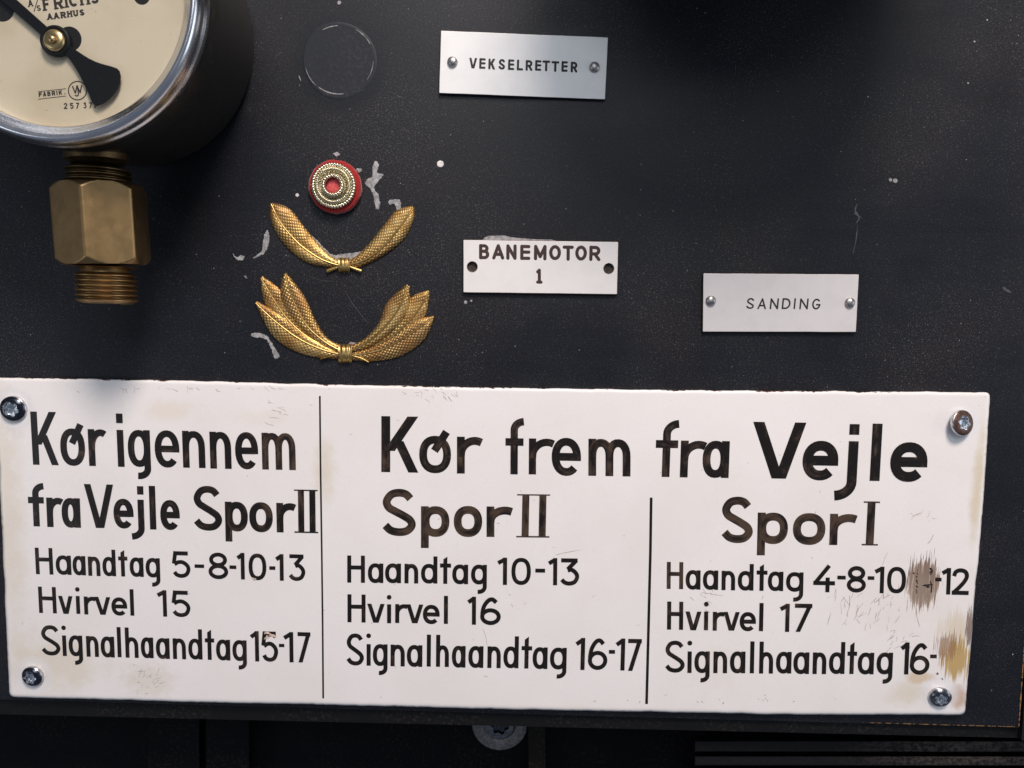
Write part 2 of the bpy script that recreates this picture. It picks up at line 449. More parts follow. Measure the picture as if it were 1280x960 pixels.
    if ch == 'G': return [('L', arc(cx, cp / 2, rx, cp / 2 - h, 45, 350, 20)), L((x1 - h, cp * .44), (cx + W * .04, cp * .44))]
    if ch == 'C': return [('L', arc(cx, cp / 2, rx, cp / 2 - h, 50, 310, 20))]
    if ch == 'U': return [('L', [(x0 + h, cp)] + arc(cx, lo + rx, rx, rx, 180, 360, 10) + [(x1 - h, cp)])]
    if ch == 'J': return [('L', [(x1 - h, cp)] + arc(cx, lo + rx, rx, rx, 0, -170, 10))]
    if ch == '#': return [('R', [(x0, 0), (x1, cp)])]
    return []

class Letters:
    """collects strokes (local letter space mapped to the sheet) into one mesh"""
    def __init__(s, h, step=.000012, cap=False):
        s.v = []; s.f = []; s.uv = []; s.h = h; s.k = 0; s.step = step; s.cap = cap
    def poly(s, pts, uvs, faces, mp):
        b = len(s.v); hh = s.h + s.step * (s.k % 9); s.k += 1
        off = random.uniform(0, 900)
        for (x, y), (u, v) in zip(pts, uvs):
            px, py = mp(x, y); s.v.append(P(px, py, hh)); s.uv.append((u + off, v + off * .37))
        s.f += [tuple(b + i for i in f) for f in faces]
    def stroke(s, kind, pts, w, mp):
        h = w / 2
        if kind == 'D':
            (cx, cy), (r, _) = pts
            q = [(cx + r * math.cos(a * PI / 8), cy + r * math.sin(a * PI / 8)) for a in range(16)]
            return s.poly(q, [((x - cx) / w, (y - cy) / w) for x, y in q], [tuple(range(16))], mp)
        if kind == 'P':
            return s.poly(pts, [(y, (i in (1, 2)) * 1.0) for i, (x, y) in enumerate(pts)], [(0, 1, 2, 3)], mp)
        if kind == 'Q':
            (xa, ya), (xb, yb) = pts
            ln = math.hypot(xb - xa, yb - ya); hw = h * ln / max(abs(yb - ya), 1e-6)
            return s.poly([(xa - hw, ya), (xa + hw, ya), (xb + hw, yb), (xb - hw, yb)], [(0, 0), (0, 1), (ln, 1), (ln, 0)], [(0, 1, 2, 3)], mp)
        closed = kind == 'C'
        p = [Vector(q[:2]) if not isinstance(q, Vector) else q.to_2d() for q in pts]
        n = len(p); lft = []; rgt_ = []; us = []; acc = 0
        for i in range(n):
            a = p[i - 1] if (closed or i > 0) else None
            c = p[(i + 1) % n] if (closed or i < n - 1) else None
            d1 = (p[i] - a).normalized() if a is not None and (p[i] - a).length > 1e-7 else None
            d2 = (c - p[i]).normalized() if c is not None and (c - p[i]).length > 1e-7 else None
            d = (d1 or d2) if (d1 is None or d2 is None) else (d1 + d2)
            d = d.normalized() if d.length > 1e-6 else (d2 or d1)
            nn = Vector((-d.y, d.x))
            k = 1.0
            if d1 is not None and d2 is not None:
                cs = max(.62, nn.dot(Vector((-d1.y, d1.x)))); k = 1 / cs
            if a is not None and i > 0: acc += (p[i] - p[i - 1]).length
            us.append(acc)
            lft.append(p[i] + nn * h * k); rgt_.append(p[i] - nn * h * k)
        vs = []; uv = []
        for i in range(n):
            vs += [tuple(lft[i]), tuple(rgt_[i])]; uv += [(us[i], 0), (us[i], 1)]
        fs = [(2 * i, 2 * i + 1, 2 * i + 3, 2 * i + 2) for i in range(n - 1)]
        if closed:
            fs.append((2 * n - 2, 2 * n - 1, 1, 0))
        elif s.cap:
            for end in (0, n - 1):
                base = math.atan2((lft[end] - p[end]).y, (lft[end] - p[end]).x)
                sg = 1 if end == 0 else -1
                b = len(vs); m = 6
                for j in range(1, m):
                    a = base + sg * PI * j / m
                    vs.append((p[end].x + h * math.cos(a), p[end].y + h * math.sin(a))); uv.append((us[end], .5))
                fs.append(tuple([2 * end] + list(range(b, b + m - 1)) + [2 * end + 1]))
        s.poly(vs, uv, fs, mp)
    def line(s, items, base, xh, cp, w, ds=0, lean=(0, 0), sq=False, grow=0.0):
        (bx0, by0), (bx1, by1) = base
        def B(x): return by0 + (by1 - by0) * (x - bx0) / (bx1 - bx0)
        def mp(x, y):
            t = (x - bx0) / (bx1 - bx0); ln = lean[0] + (lean[1] - lean[0]) * t
            return x - ln * (y - xh / 2), B(x) - y
        for it in items:
            ch, x0, x1 = it[:3]
            jit = random.uniform(-.25, .25)
            for st in glyph(ch, x0, x1, xh, cp, w, ds, sq):
                if st[0] == 'R': continue
                pts = st[1]
                if s.cap and st[0] == 'L':       # round router ends stay inside the letter height
                    hh_ = w * .42
                    pts = [(min(max(q[0], x0 + hh_), x1 - hh_), min(max(q[1], hh_), cp - hh_)) for q in pts]
                s.stroke(st[0], pts, w + grow, lambda x, y: mp(x, y + jit))
    def build(s, name, mat, parent):
        return sheet(name, s.v, s.f, mat, parent, uvs=s.uv)

# ------------------------------------------------------------------ plates with a rounded rim
def resample(corners, n_side, rad):
    """closed outline (px) from side polylines; corners rounded a little"""
    pts = []
    m = len(corners)
    for i in range(m):
        a = Vector(corners[i]); b = Vector(corners[(i + 1) % m])
        for k in range(n_side): pts.append(a.lerp(b, k / n_side))
    return pts
def outline_round(corners, r, seg=5, n_edge=1, wob=0.0):
    m = len(corners); out = []
    cs = [Vector(c) for c in corners]
    ends = []
    for i in range(m):
        p = cs[i]; a = (cs[i - 1] - p); b = (cs[(i + 1) % m] - p)
        ang = a.angle(b)
        if ang > math.radians(150): ends.append([p]); continue
        a.normalize(); b.normalize()
        q = []
        for k in range(seg + 1):
            t = k / seg
            q.append((p + a * r).lerp(p, t).lerp(p.lerp(p + b * r, t), t))
        ends.append(q)
    for i in range(m):
        out += ends[i]
        a = ends[i][-1]; b = ends[(i + 1) % m][0]
        k = max(1, int((b - a).length / n_edge)) if n_edge > 1 else 1
        for j in range(1, k):
            q = a.lerp(b, j / k)
            if wob:
                d = (b - a).normalized(); nn = Vector((-d.y, d.x))
                q = q + nn * wob * (noise.noise(Vector((q.x * .035, q.y * .035, 3))) + .5 * noise.noise(Vector((q.x * .14, q.y * .14, 7))))
            out.append(q)
    return out
def plate(name, out, rings, mat, parent, back=0.0):
    """out: outline in px; rings: (inset px, height m, edge value), outside to inside"""
    n = len(out); V = []; F_ = []; A = []
    nor = []
    for i in range(n):
        d = (out[(i + 1) % n] - out[i - 1]).normalized(); nor.append(Vector((-d.y, d.x)))
    c = sum(out, Vector((0, 0))) / n
    if sum((c - out[i]).dot(nor[i]) for i in range(n)) < 0: nor = [-q for q in nor]
    rr = [(0, back, 1.0)] + rings
    for ins, hh, e in rr:
        for i in range(n):
            q = out[i] + nor[i] * ins; V.append(P(q.x, q.y, hh)); A.append(e)
    for k in range(len(rr) - 1):
        for i in range(n):
            j = (i + 1) % n; F_.append((k * n + i, k * n + j, (k + 1) * n + j, (k + 1) * n + i))
    k0 = (len(rr) - 1) * n; nf = len(F_)
    # front closed by an even triangulation, back by a fan
    ring = [out[i] + nor[i] * rr[-1][0] for i in range(n)]
    xs = [q.x for q in ring]; ys = [q.y for q in ring]; st = max(4.0, (max(xs) - min(xs)) / 40)
    pts = list(ring); y = min(ys) + st * .7
    while y < max(ys) - st * .5:
        x = min(xs) + st * .7
        while x < max(xs) - st * .5:
            q = Vector((x, y))
            hit = False
            for i in range(n):
                a_, b_ = ring[i - 1], ring[i]
                if (a_.y > y) != (b_.y > y) and x < (b_.x - a_.x) * (y - a_.y) / (b_.y - a_.y) + a_.x: hit = not hit
            ins_ = hit and min((q - r_).length_squared for r_ in ring) > (st * .55) ** 2
            if ins_: pts.append(q)
            x += st
        y += st
    if len(pts) > n + 3:
        vs_, _, fs_, ov, _, _ = delaunay_2d_cdt(pts, [(i, (i + 1) % n) for i in range(n)], [], 1, 1e-6)
        idm = {}
        for i, o_ in enumerate(ov):
            src = [t for t in o_ if t < n]
            if src: idm[i] = k0 + src[0]
            else:
                V.append(P(vs_[i].x, vs_[i].y, rr[-1][1])); A.append(rr[-1][2]); idm[i] = len(V) - 1
        F_ += [tuple(idm[i] for i in f) for f in fs_]
    else:
        V.append(P(c.x, c.y, rr[-1][1])); A.append(rr[-1][2]); F_ += [(k0 + i, k0 + (i + 1) % n, len(V) - 1) for i in range(n)]
    V.append(P(c.x, c.y, rr[0][1])); A.append(1.0); F_ += [(i, (i + 1) % n, len(V) - 1) for i in range(n)]
    o = mesh(name, V, F_, mat, parent, attr={'edge': A})
    for p in o.data.polygons:
        if p.index >= nf: p.use_smooth = False
    return sharp(o, 40)

def lathe(prof, c, seg=64, rad=None):
    """prof: (radius, height off the panel); c: world centre"""
    V = []; F_ = []
    for r, hh in prof:
        for i in range(seg):
            a = 2 * PI * i / seg
            k = rad(a, r, hh) if rad else r
            V.append(Vector((c[0] + k * math.cos(a), -hh, c[2] + k * math.sin(a))))
    for k in range(len(prof) - 1):
        for i in range(seg):
            j = (i + 1) % seg; F_.append((k * seg + i, k * seg + j, (k + 1) * seg + j, (k + 1) * seg + i))
    return V, F_
def cap_last(V, F_, seg):
    F_.append(tuple(range(len(V) - seg, len(V))))

# ================================================================== THE SETTING
def board(name, quad, h, back, mat, edge_mat=None, kind='structure', parent=None):
    V = [P(x, y, h) for x, y in quad] + [Vector((P(x, y, h).x, -back, P(x, y, h).z)) for x, y in quad]
    F_ = [(0, 1, 2, 3), (4, 5, 6, 7)] + [(i, (i + 1) % 4, (i + 1) % 4 + 4, i + 4) for i in range(4)]
    o = mesh(name, V, F_, mat, parent, origin=V[2] if parent is None else None, smooth=False)
    if parent is None: o['kind'] = kind
    return o
panel = board('instrument_panel', [(-900, -640), (1382, -640), (1274.3, 909.5), (-900, 849.5)], 0.0, -.005, PANEL)
board('backing_board', [(-900, -600), (1384, -600), (1275.5, 922.5), (-900, 872)], -.0018, -.012, STRIP)
board('side_post', [(1383, -600), (1800, -600), (1700, 935), (1277, 925.5)], .0008, -.03, m_black('side_post_paint', (.010, .010, .0115), .5, .2))
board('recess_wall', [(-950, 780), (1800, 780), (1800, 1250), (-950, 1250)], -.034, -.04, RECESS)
# bare wood showing on the worn panel arris
def wood_line(pts, wpx, h):
    lt = Letters(h); V = []
    p = []
    for (ax, ay), (bx, by) in zip(pts[:-1], pts[1:]):
        n = max(2, int(math.hypot(bx - ax, by - ay) / 3))
        for k in range(n): p.append((ax + (bx - ax) * k / n, ay + (by - ay) * k / n))
    p.append(pts[-1])
    vs = []; fs = []
    for i, (x, y) in enumerate(p):
        a = p[max(0, i - 1)]; b = p[min(len(p) - 1, i + 1)]
        d = Vector((b[0] - a[0], b[1] - a[1])).normalized(); nn = Vector((-d.y, d.x))
        ww = wpx * (.35 + .9 * abs(noise.noise(Vector((x * .06, y * .06, 1)))) + .3 * random.random())
        vs += [P(x + nn.x * ww / 2, y + nn.y * ww / 2, h), P(x - nn.x * ww / 2, y - nn.y * ww / 2, h)]
    fs = [(2 * i, 2 * i + 1, 2 * i + 3, 2 * i + 2) for i in range(len(p) - 1)]
    return sheet('worn_edge', vs, fs, WOOD, panel)
wood_line([(1085, 903.3), (1180, 906), (1273, 908.5)], 1.0, .00012)
wood_line([(1273.6, 908), (1275.5, 880), (1278, 845), (1280.8, 800)], 1.6, .00012)
# recess fittings below the panel
def bar(name, x0, x1, y0, y1, h, back, mat, label=None, cat_=None, kind='structure'):
    out = outline_round([(x0, y0), (x1, y0), (x1, y1), (x0, y1)], 1.2, 3)
    o = plate(name, out, [(0, h - .0006, 1), (1.1, h, 0)], mat, None, back)
    if kind: o['kind'] = kind
    if label: tag(o, label, cat_)
    return o
bar('lower_rail', 868, 1600, 926, 940, -.012, -.034, DUST_SHADE)
bar('lower_rail', 868, 1600, 945.5, 957, -.010, -.034, DUST_SHADE)
bar('lower_rail', 868, 1600, 962, 1010, -.012, -.034, DUST_SHADE)
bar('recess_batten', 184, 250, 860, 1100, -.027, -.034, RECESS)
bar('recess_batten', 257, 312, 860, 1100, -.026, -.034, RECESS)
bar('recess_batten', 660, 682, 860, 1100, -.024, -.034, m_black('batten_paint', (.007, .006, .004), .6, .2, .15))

# ------------------------------------------------------------------ marks that belong to the panel
def patch(name, pts, mat, sc_, ox, oy, h=.0001, thick=.00028, cat_n=8):
    q = [Vector((ox + x / sc_, oy + y / sc_)) for x, y in pts]
    q = [v.to_2d() if hasattr(v, 'to_2d') else v for v in cat([(v.x, v.y) for v in q], cat_n, True)]
    q = [v + Vector((noise.noise(Vector((v.x * .9, v.y * .9, 1))), noise.noise(Vector((v.x * .9, v.y * .9, 5))))) * 1.2 + Vector((noise.noise(Vector((v.x * 2.3, v.y * 2.3, 8))), noise.noise(Vector((v.x * 2.3, v.y * 2.3, 3))))) * 1.0 for v in q]
    n = len(q); c = sum(q, Vector((0, 0))) / n
    V = [P(v.x, v.y, .00002) for v in q] + [P(*(v * .93 + c * .07), thick) for v in q]
    F_ = [(i, (i + 1) % n, n + (i + 1) % n, n + i) for i in range(n)] + [tuple(range(n, 2 * n))]
    return mesh(name, V, F_, mat, panel, smooth=False)
GS = (3.2, 280, 170)
for pts in ([(605, 100), (618, 115), (612, 145), (635, 155), (615, 185), (600, 210), (620, 245), (622, 288), (608, 290), (600, 250), (588, 215), (565, 195), (570, 175), (592, 160), (595, 120)],
            [(660, 258), (700, 255), (708, 290), (695, 300), (680, 272), (662, 275)],
            [(172, 378), (182, 400), (178, 440), (155, 475), (115, 492), (150, 460), (158, 410)],
            [(35, 470), (48, 486), (66, 478), (82, 482), (76, 496), (55, 497), (40, 484)],
            [(112, 790), (150, 790), (180, 810), (205, 850), (222, 880), (205, 890), (190, 850), (165, 810), (115, 803)],
            [(436, 68), (462, 70), (460, 78), (445, 80)], [(528, 130), (552, 132), (545, 146), (532, 142)],
            [(318, 372), (345, 395), (372, 418), (400, 450), (432, 476), (480, 474), (550, 466), (560, 480), (500, 500), (430, 492), (370, 455), (330, 410)],
            [(500, 826), (545, 826), (580, 798), (586, 806), (556, 850), (510, 850)],
            [(80, 560), (88, 562), (95, 570), (86, 568)]):
    patch('glue_residue', pts, GLUE, *GS)
patch('glue_residue', [(606, 297.5), (616, 294.5), (632, 295), (648, 297.5), (690, 299.5), (690, 303), (610, 303)], GLUE, 1, 0, 0, cat_n=2)
def disc_px(name, cx, cy, r, mat, thick=.0002, parent=None):
    n = 18
    q = [Vector((cx + r * (1 + .12 * noise.noise(Vector((math.cos(a * 2 * PI / n) * 2, math.sin(a * 2 * PI / n) * 2, cx)))) * math.cos(a * 2 * PI / n),
                 cy + r * (1 + .12 * noise.noise(Vector((math.cos(a * 2 * PI / n) * 2, 9, cy)))) * math.sin(a * 2 * PI / n))) for a in range(n)]
    c = Vector((cx, cy))
    V = [P(v.x, v.y, .00002) for v in q] + [P(*(v * .8 + c * .2), thick) for v in q]
    F_ = [(i, (i + 1) % n, n + (i + 1) % n, n + i) for i in range(n)] + [tuple(range(n, 2 * n))]
    return mesh(name, V, F_, mat, parent or panel, smooth=False)
for cx, cy, r in ((550.5, 205, 4.3), (371.5, 244, 2.3)): disc_px('paint_fleck', cx, cy, r, GLUEW)
for cx, cy, r in ((424, 3.5, 2.6), (421, 193, 3), (1119, 226, 3), (1113, 225, 2.2), (1085, 121, 1), (1210, 104, 1.2), (1218, 52, 1.3), (1234, 25, 1.1), (582, 378, 2.2), (589, 376, 1.4), (1266, 818, 1.0)): disc_px('paint_fleck', cx, cy, r, GLUE)
# filled instrument hole: a shallow dished disc with torn paint round its rim
c = P(424, 76)
prof = [(45 * U, -.00002), (44 * U, .00004), (42.5 * U, .00009), (41 * U, .00007), (20 * U, .00009), (.5 * U, .00009)]
V, F_ = lathe(prof, c, 72, lambda a, r, hh: r * (1 + .012 * math.sin(3 * a + 1)))
cap_last(V, F_, 72)
mesh('filled_hole', V, F_, SCAR, panel)
def scratch(pts, wpx, mat, h, parent, name='scratch', n=5, z=None):
    p = [q.to_2d() for q in cat(pts, n)]
    vs = []
    for i, q in enumerate(p):
        a = p[max(0, i - 1)]; b = p[min(len(p) - 1, i + 1)]
        d = (b - a).normalized(); nn = Vector((-d.y, d.x))
        t = i / (len(p) - 1); ww = wpx * (.25 + math.sin(PI * t) ** .5 * .75) * random.uniform(.5, 1.2) / 2
        vs += [P(q.x + nn.x * ww, q.y + nn.y * ww, h), P(q.x - nn.x * ww, q.y - nn.y * ww, h)]
    fs = [(2 * i, 2 * i + 1, 2 * i + 3, 2 * i + 2) for i in range(len(p) - 1)]
    return vs, fs
def px_arc(cx, cy, r, a0, a1, n=9): return [(cx + r * math.cos(math.radians(a0 + (a1 - a0) * i / n)), cy - r * math.sin(math.radians(a0 + (a1 - a0) * i / n))) for i in range(n + 1)]
def scratches(name, lst, mat, h, parent, kind=None):
    V = []; F_ = []
    for i, (pts, wp) in enumerate(lst):
        v, f = scratch(pts, wp, mat, h + .000004 * (i % 7), parent); b = len(V); V += v; F_ += [tuple(b + k for k in q) for q in f]
    return sheet(name, V, F_, mat, parent, kind=kind)
scratches('torn_paint_rim', [(px_arc(424, 75, 43.5, 62, 28), 1.7), (px_arc(424, 75, 43.0, 120, 92), 1.2), (px_arc(424, 75, 42.5, 232, 278), 1.4), (px_arc(424, 75, 43, 192, 228), .7),
                              (px_arc(424, 75, 42.6, 325, 358), .8), (px_arc(424, 78, 53, 198, 206), 1.3)], SCRATCH, .00013, panel)
DARKS = m_plain('scuff_grey', (.055, .055, .06), .6)
scratches('panel_scratch', [([(1072, 254), (1069, 263), (1074, 272), (1070, 279)], 2.2), ([(1067, 266), (1072, 269), (1078, 273)], 1.4), ([(1072, 280), (1070, 300), (1066, 318)], 1.2),
                            ([(1253, 359), (1259, 363), (1264, 366)], 3.5), ([(386, 345), (400, 350), (418, 352)], .8), ([(432, 365), (441, 380), (455, 398), (461, 405)], .8)], DARKS, .00006, panel)

# ================================================================== PRESSURE GAUGE
GC = P(65.6, -12.5, .049)
RB = 187 * UX(65.6, 60, .049)          # bezel outer radius
RI = 165.5 * UX(65.6, 60, .052)
gauge = thing('pressure_gauge', (GC.x, 0, GC.z), 'round chrome-rimmed gauge with cream dial and black needle', 'gauge')
def gauge_case(parent, c, rc, dep, mat):
    prof = [(rc * .90, -.0002), (rc * .985, .0006), (rc, .004), (rc, dep * .75), (rc * 1.015, dep * .86), (rc * .98, dep), (rc * .5, dep)]
    V, F_ = lathe(prof, c, 96); cap_last(V, F_, 96)
    return sharp(mesh('case', V, F_, mat, parent), 50)
gauge_case(gauge, GC, 146 * U * 1.0, .0435, CASE)
def bezel(parent, c, ro, ri, h0, mat, k=1.0):
    pr = []
    pr += [(ro * .93, h0 - .0065 * k), (ro * .985, h0 - .0062 * k), (ro * .998, h0 - .0045 * k), (ro * 1.004, h0 - .0036 * k), (ro * 1.007, h0 - .0026 * k), (ro * 1.004, h0 - .0016 * k), (ro * .996, h0 - .0012 * k)]
    # rolled crest near the outside, long slope down to the glass
    wd = ro - ri
    pr += [(ri + wd * .985, h0 + .0004 * k), (ri + wd * .95, h0 + .0016 * k), (ri + wd * .88, h0 + .0027 * k), (ri + wd * .79, h0 + .0034 * k), (ri + wd * .69, h0 + .0037 * k),
           (ri + wd * .60, h0 + .0036 * k), (ri + wd * .48, h0 + .0031 * k), (ri + wd * .30, h0 + .0021 * k), (ri + wd * .12, h0 + .0012 * k), (ri + wd * .03, h0 + .0008 * k)]
    pr += [(ri, h0 + .0004 * k), (ri - .0001, h0 - .004 * k)]
    V, F_ = lathe(pr, c, 160)
    return mesh('bezel', V, F_, mat, parent)
bezel(gauge, GC, RB, RI, .0485, CHROME)
HD = .0462
V, F_ = lathe([(RI * 1.03, HD - .001), (RI * 1.03, HD), (.0001, HD)], GC, 120); cap_last(V, F_, 120)
dial = sharp(mesh('dial', V, F_, DIAL, gauge), 40)
def disc_w(name, px, py, rpx, h, mat, parent, seg=40, thick=.0002):
    c_ = P(px, py, h); r = rpx * UX(px, py, h)
    V, F_ = lathe([(r, h - thick), (r * .97, h), (.2 * r, h)], c_, seg); cap_last(V, F_, seg)
    return mesh(name, V, F_, mat, parent, smooth=False)
disc_w('dial_hole', 87, 48.5, 15, HD + .00006, BLACKM, dial, thick=.0001)
disc_w('dial_hole', 2, 11, 15.5, HD + .00006, BLACKM, dial, thick=.0001)
disc_w('dial_hole', 177, -5, 10.5, HD + .00006, BLACKM, dial, thick=.0001)
# printing on the dial
dl = Letters(HD + .00005, .000006)
def dline(items, org, ang, cp, w, xs=1.0, serif=0.0):
    ca, sa = math.cos(math.radians(ang)), math.sin(math.radians(ang))
    def mp(x, y): return org[0] + x * ca - y * sa, org[1] - x * sa - y * ca
    for ch, x0, x1 in items:
        for st in glyph(ch, x0, x1, cp * .7, cp, w, 0):
            dl.stroke(st[0], st[1], w, mp)
        if serif:
            W = x1 - x0
            feet = {'F': [.22], 'R': [.2, .85], 'I': [.5], 'H': [.15, .85], 'A': [.08, .92], 'C': [], 'S': [], 'U': []}.get(ch, [])
            for t in feet: dl.stroke('L', [(x0 + W * t - serif, w * .25), (x0 + W * t + serif, w * .25)], w * .55, mp)
            top = {'F': [.2], 'R': [.15], 'I': [.5], 'H': [.15, .85], 'U': [.12, .88]}.get(ch, [])
            for t in top: dl.stroke('L', [(x0 + W * t - serif, cp - w * .25), (x0 + W * t + serif, cp - w * .25)], w * .55, mp)
dline([('F', 0, 8.5), ('R', 14, 25.5), ('I', 28, 31.2), ('C', 33, 44.5), ('H', 47, 58.5), ('S', 60.5, 70)], (54.5, 13.6), 8.3, 15.5, 3.2, serif=2.8)
dline([('A', 0, 6.2)], (35.5, 8.5), 8.3, 8.5, 1.6, serif=1.2)
dline([('S', 0, 5.2)], (46.3, 13.8), 8.3, 7, 1.4)
dl.stroke('L', [(0, 0), (4.5, 15)], 1.0, lambda x, y: (42.5 + x, 14.5 - y))
dline([('A', 0, 6.8), ('A', 8.2, 15), ('R', 17, 23.6), ('H', 25.3, 31.5), ('U', 33, 39), ('S', 40.8, 47)], (59.3, 24.8), 7.3, 7.6, 2.0, serif=1.5)
dline([('F', 0, 4.2), ('A', 5.2, 9.6), ('B', 10.8, 15), ('R', 16.4, 20.8), ('I', 22.3, 23.6), ('K', 25.2, 29.6), ('.', 32, 33.4)], (48.6, 121.2), 6.0, 5.6, 1.35)
dl.stroke('L', [(47.6, 114.6), (82.5, 110.8)], .7, lambda x, y: (x, y))
dl.stroke('L', [(47.6, 124.0), (82.5, 119.9)], .7, lambda x, y: (x, y))
dl.stroke('C', [(96.8 + 11.3 * math.cos(i * PI / 16), 113.2 + 11.6 * math.sin(i * PI / 16)) for i in range(32)], 1.2, lambda x, y: (x, y))
dline([('W', -6.5, 6.5)], (97.2, 116.3), 6, 9.5, 1.5)
dline([('J', -4.2, 1.4)], (97.6, 120.5), 6, 14, 1.5)
dline([('2', 0, 4.6), ('5', 8, 12.4), ('7', 15.6, 19.6), ('3', 24.6, 28.6), ('7', 31.8, 36), ('7', 38, 42)], (79.6, 136.2), 1.5, 7.4, 1.35)
dl.build('dial_printing', DIALINK, dial)
# needle
NH = .0478
fan = [(480, 316), (520, 343), (560, 368), (605, 390), (650, 405), (700, 418), (740, 432), (757, 450), (764, 485), (758, 525), (745, 560), (720, 600), (690, 630), (650, 657), (610, 672), (592, 662), (578, 640), (562, 600), (545, 560), (500, 470), (470, 420), (440, 375), (400, 330), (350, 300), (330, 270), (360, 230), (420, 270), (450, 295)]
fan = [(x / 5.054, y / 5.054) for x, y in fan]
up = [(51.0, 43.5), (-18, -16.5), (-9, -27), (58.5, 33.2)]
def slab(name, poly, h, t, mat, parent, bev=.8):
    out = [Vector(p) for p in poly]
    return plate(name, out, [(0, h - t * .35, 1), (bev, h, 0)], mat, parent, h - t)
nd_ = slab('needle', up, NH, .0006, NEEDLE, gauge, .6)
slab('counterweight', fan, NH + .0001, .0008, NEEDLE, gauge, .8)
ch_ = P(69.3, 51.2, NH)
k_ = UX(69, 51, NH)
V, F_ = lathe([(18.8 * k_, NH - .0009), (18.9 * k_, NH + .0001), (18.2 * k_, NH + .0005), (14.6 * k_, NH + .0006), (14.2 * k_, NH + .0002), (.001 * k_, NH + .0002)], ch_, 48)
hubr = mesh('hub_ring', V, F_, NEEDLE, gauge)
V, F_ = lathe([(13.6 * k_, NH), (13.4 * k_, NH + .0007), (12 * k_, NH + .0012), (9 * k_, NH + .0015), (5.6 * k_, NH + .0015), (5.2 * k_, NH + .0012), (4.6 * k_, NH + .0012), (4.2 * k_, NH + .0022), (2.5 * k_, NH + .0025), (.01 * k_, NH + .0025)], ch_, 48)
sharp(mesh('hub_cap', V, F_, HUBB, gauge), 50)
# cover glass
V, F_ = lathe([(RI * 1.001, .0485), (.001, .0485)], GC, 96); cap_last(V, F_, 96)
sheet('glass', V, F_, GLASS, gauge)

# brass union under the gauge
AH = .026
A0 = P(121.5, 200, AH); A1 = P(134.5, 380, AH)
def turned(name, prof, a0, a1, mat, parent, seg=64, rf=None, pitch=0.0):
    """prof: (t along the axis in metres from a0, radius)"""
    ax = (a1 - a0).normalized(); e1 = Vector((0, -1, 0)); e1 = (e1 - ax * e1.dot(ax)).normalized(); e2 = ax.cross(e1)
    if e2.x < 0: e2 = -e2
    V = []; F_ = []
    for t, r in prof:
        for i in range(seg):
            a = 2 * PI * i / seg + PI
            rr = rf(a, r, t) if rf else r
            V.append(a0 + ax * (t + pitch * i / seg) + (e1 * math.cos(a) + e2 * math.sin(a)) * rr)
    for k in range(len(prof) - 1):
        for i in range(seg):
            j = (i + 1) % seg
            F_.append((k * seg + i, k * seg + j, (k + 1) * seg + j, (k + 1) * seg + i))
    F_.append(tuple(range(seg))); F_.append(tuple(range(len(V) - seg, len(V))))
    return sharp(mesh(name, V, F_, mat, parent), 32)
pk = U * (D - AH) / D                         # metres per pixel at the union
def yt(y): return (P(127, y, AH) - A0).dot((A1 - A0).normalized())
def threads(y0, y1, n, r0_, r1_):
    pr = []; a, b = yt(y0), yt(y1); p = (b - a) / n
    for i in range(n):
        pr += [(a + p * i, r1_), (a + p * (i + .38), r0_), (a + p * (i + .55), r0_), (a + p * (i + .92), r1_)]
    pr.append((b, r1_)); return pr
def hexr(a, r, t):
    ca = ((math.degrees(a) - 7) % 60 + 60) % 60 - 30     # corner faces straight out of the panel (shifted)
    hx = (54 * pk) * math.cos(PI / 6) / math.cos(math.radians(ca))
    return min(hx, r)
t0, t1 = yt(231), yt(331)
R6 = 54 * pk
hp = [(t0, R6 * .60), (t0 + .00005, R6 * .875)]
for i in range(1, 7): hp.append((t0 + .0004 * i, R6 * min(.988, .875 + .023 * i)))
hp += [(t0 + .004, R6 * .988), (t1 - .004, R6 * .988)]
for i in range(6, 0, -1): hp.append((t1 - .0004 * i, R6 * min(.988, .875 + .023 * i)))
hp += [(t1 - .00005, R6 * .875), (t1, R6 * .60)]
turned('collar', [(yt(165), 30 * pk), (yt(190), 30 * pk), (yt(192), 36 * pk), (yt(201), 36 * pk), (yt(203), 32 * pk), (yt(206), 29 * pk)], A0, A1, BRASS_SHADE, gauge)
turned('upper_thread', threads(207, 233, 4, 37 * pk, 33 * pk), A0, A1, BRASS_SHADE, gauge, pitch=(yt(233) - yt(207)) / 4)
turned('hex_nut', hp, A0, A1, BRASS, gauge, 180, hexr)
turned('lower_thread', [(yt(330), 37 * pk), (yt(333), 28 * pk), (yt(337), 29 * pk)] + threads(338, 375, 6, 35 * pk, 30.5 * pk) + [(yt(376), 27 * pk)], A0, A1, BRASS, gauge, pitch=(yt(375) - yt(338)) / 6)

# second, larger instrument whose case just reaches into the picture
G2 = P(945, -250, 0)
g2 = thing('pressure_gauge', (G2.x, 0, G2.z), 'large black instrument case above the VEKSELRETTER and SANDING plates', 'gauge')
gauge_case(g2, G2, 205 * U, .074, BLACKM)
bezel(g2, G2, 214 * U, 192 * U, .080, CHROME, 1.1)
V, F_ = lathe([(195 * U, .075), (195 * U, .076), (.0001, .076)], G2, 96); cap_last(V, F_, 96)
mesh('dial', V, F_, DIAL, g2)
V, F_ = lathe([(195 * U, .0815), (.001, .0815)], G2, 96); cap_last(V, F_, 96)
sheet('glass', V, F_, GLASS, g2)

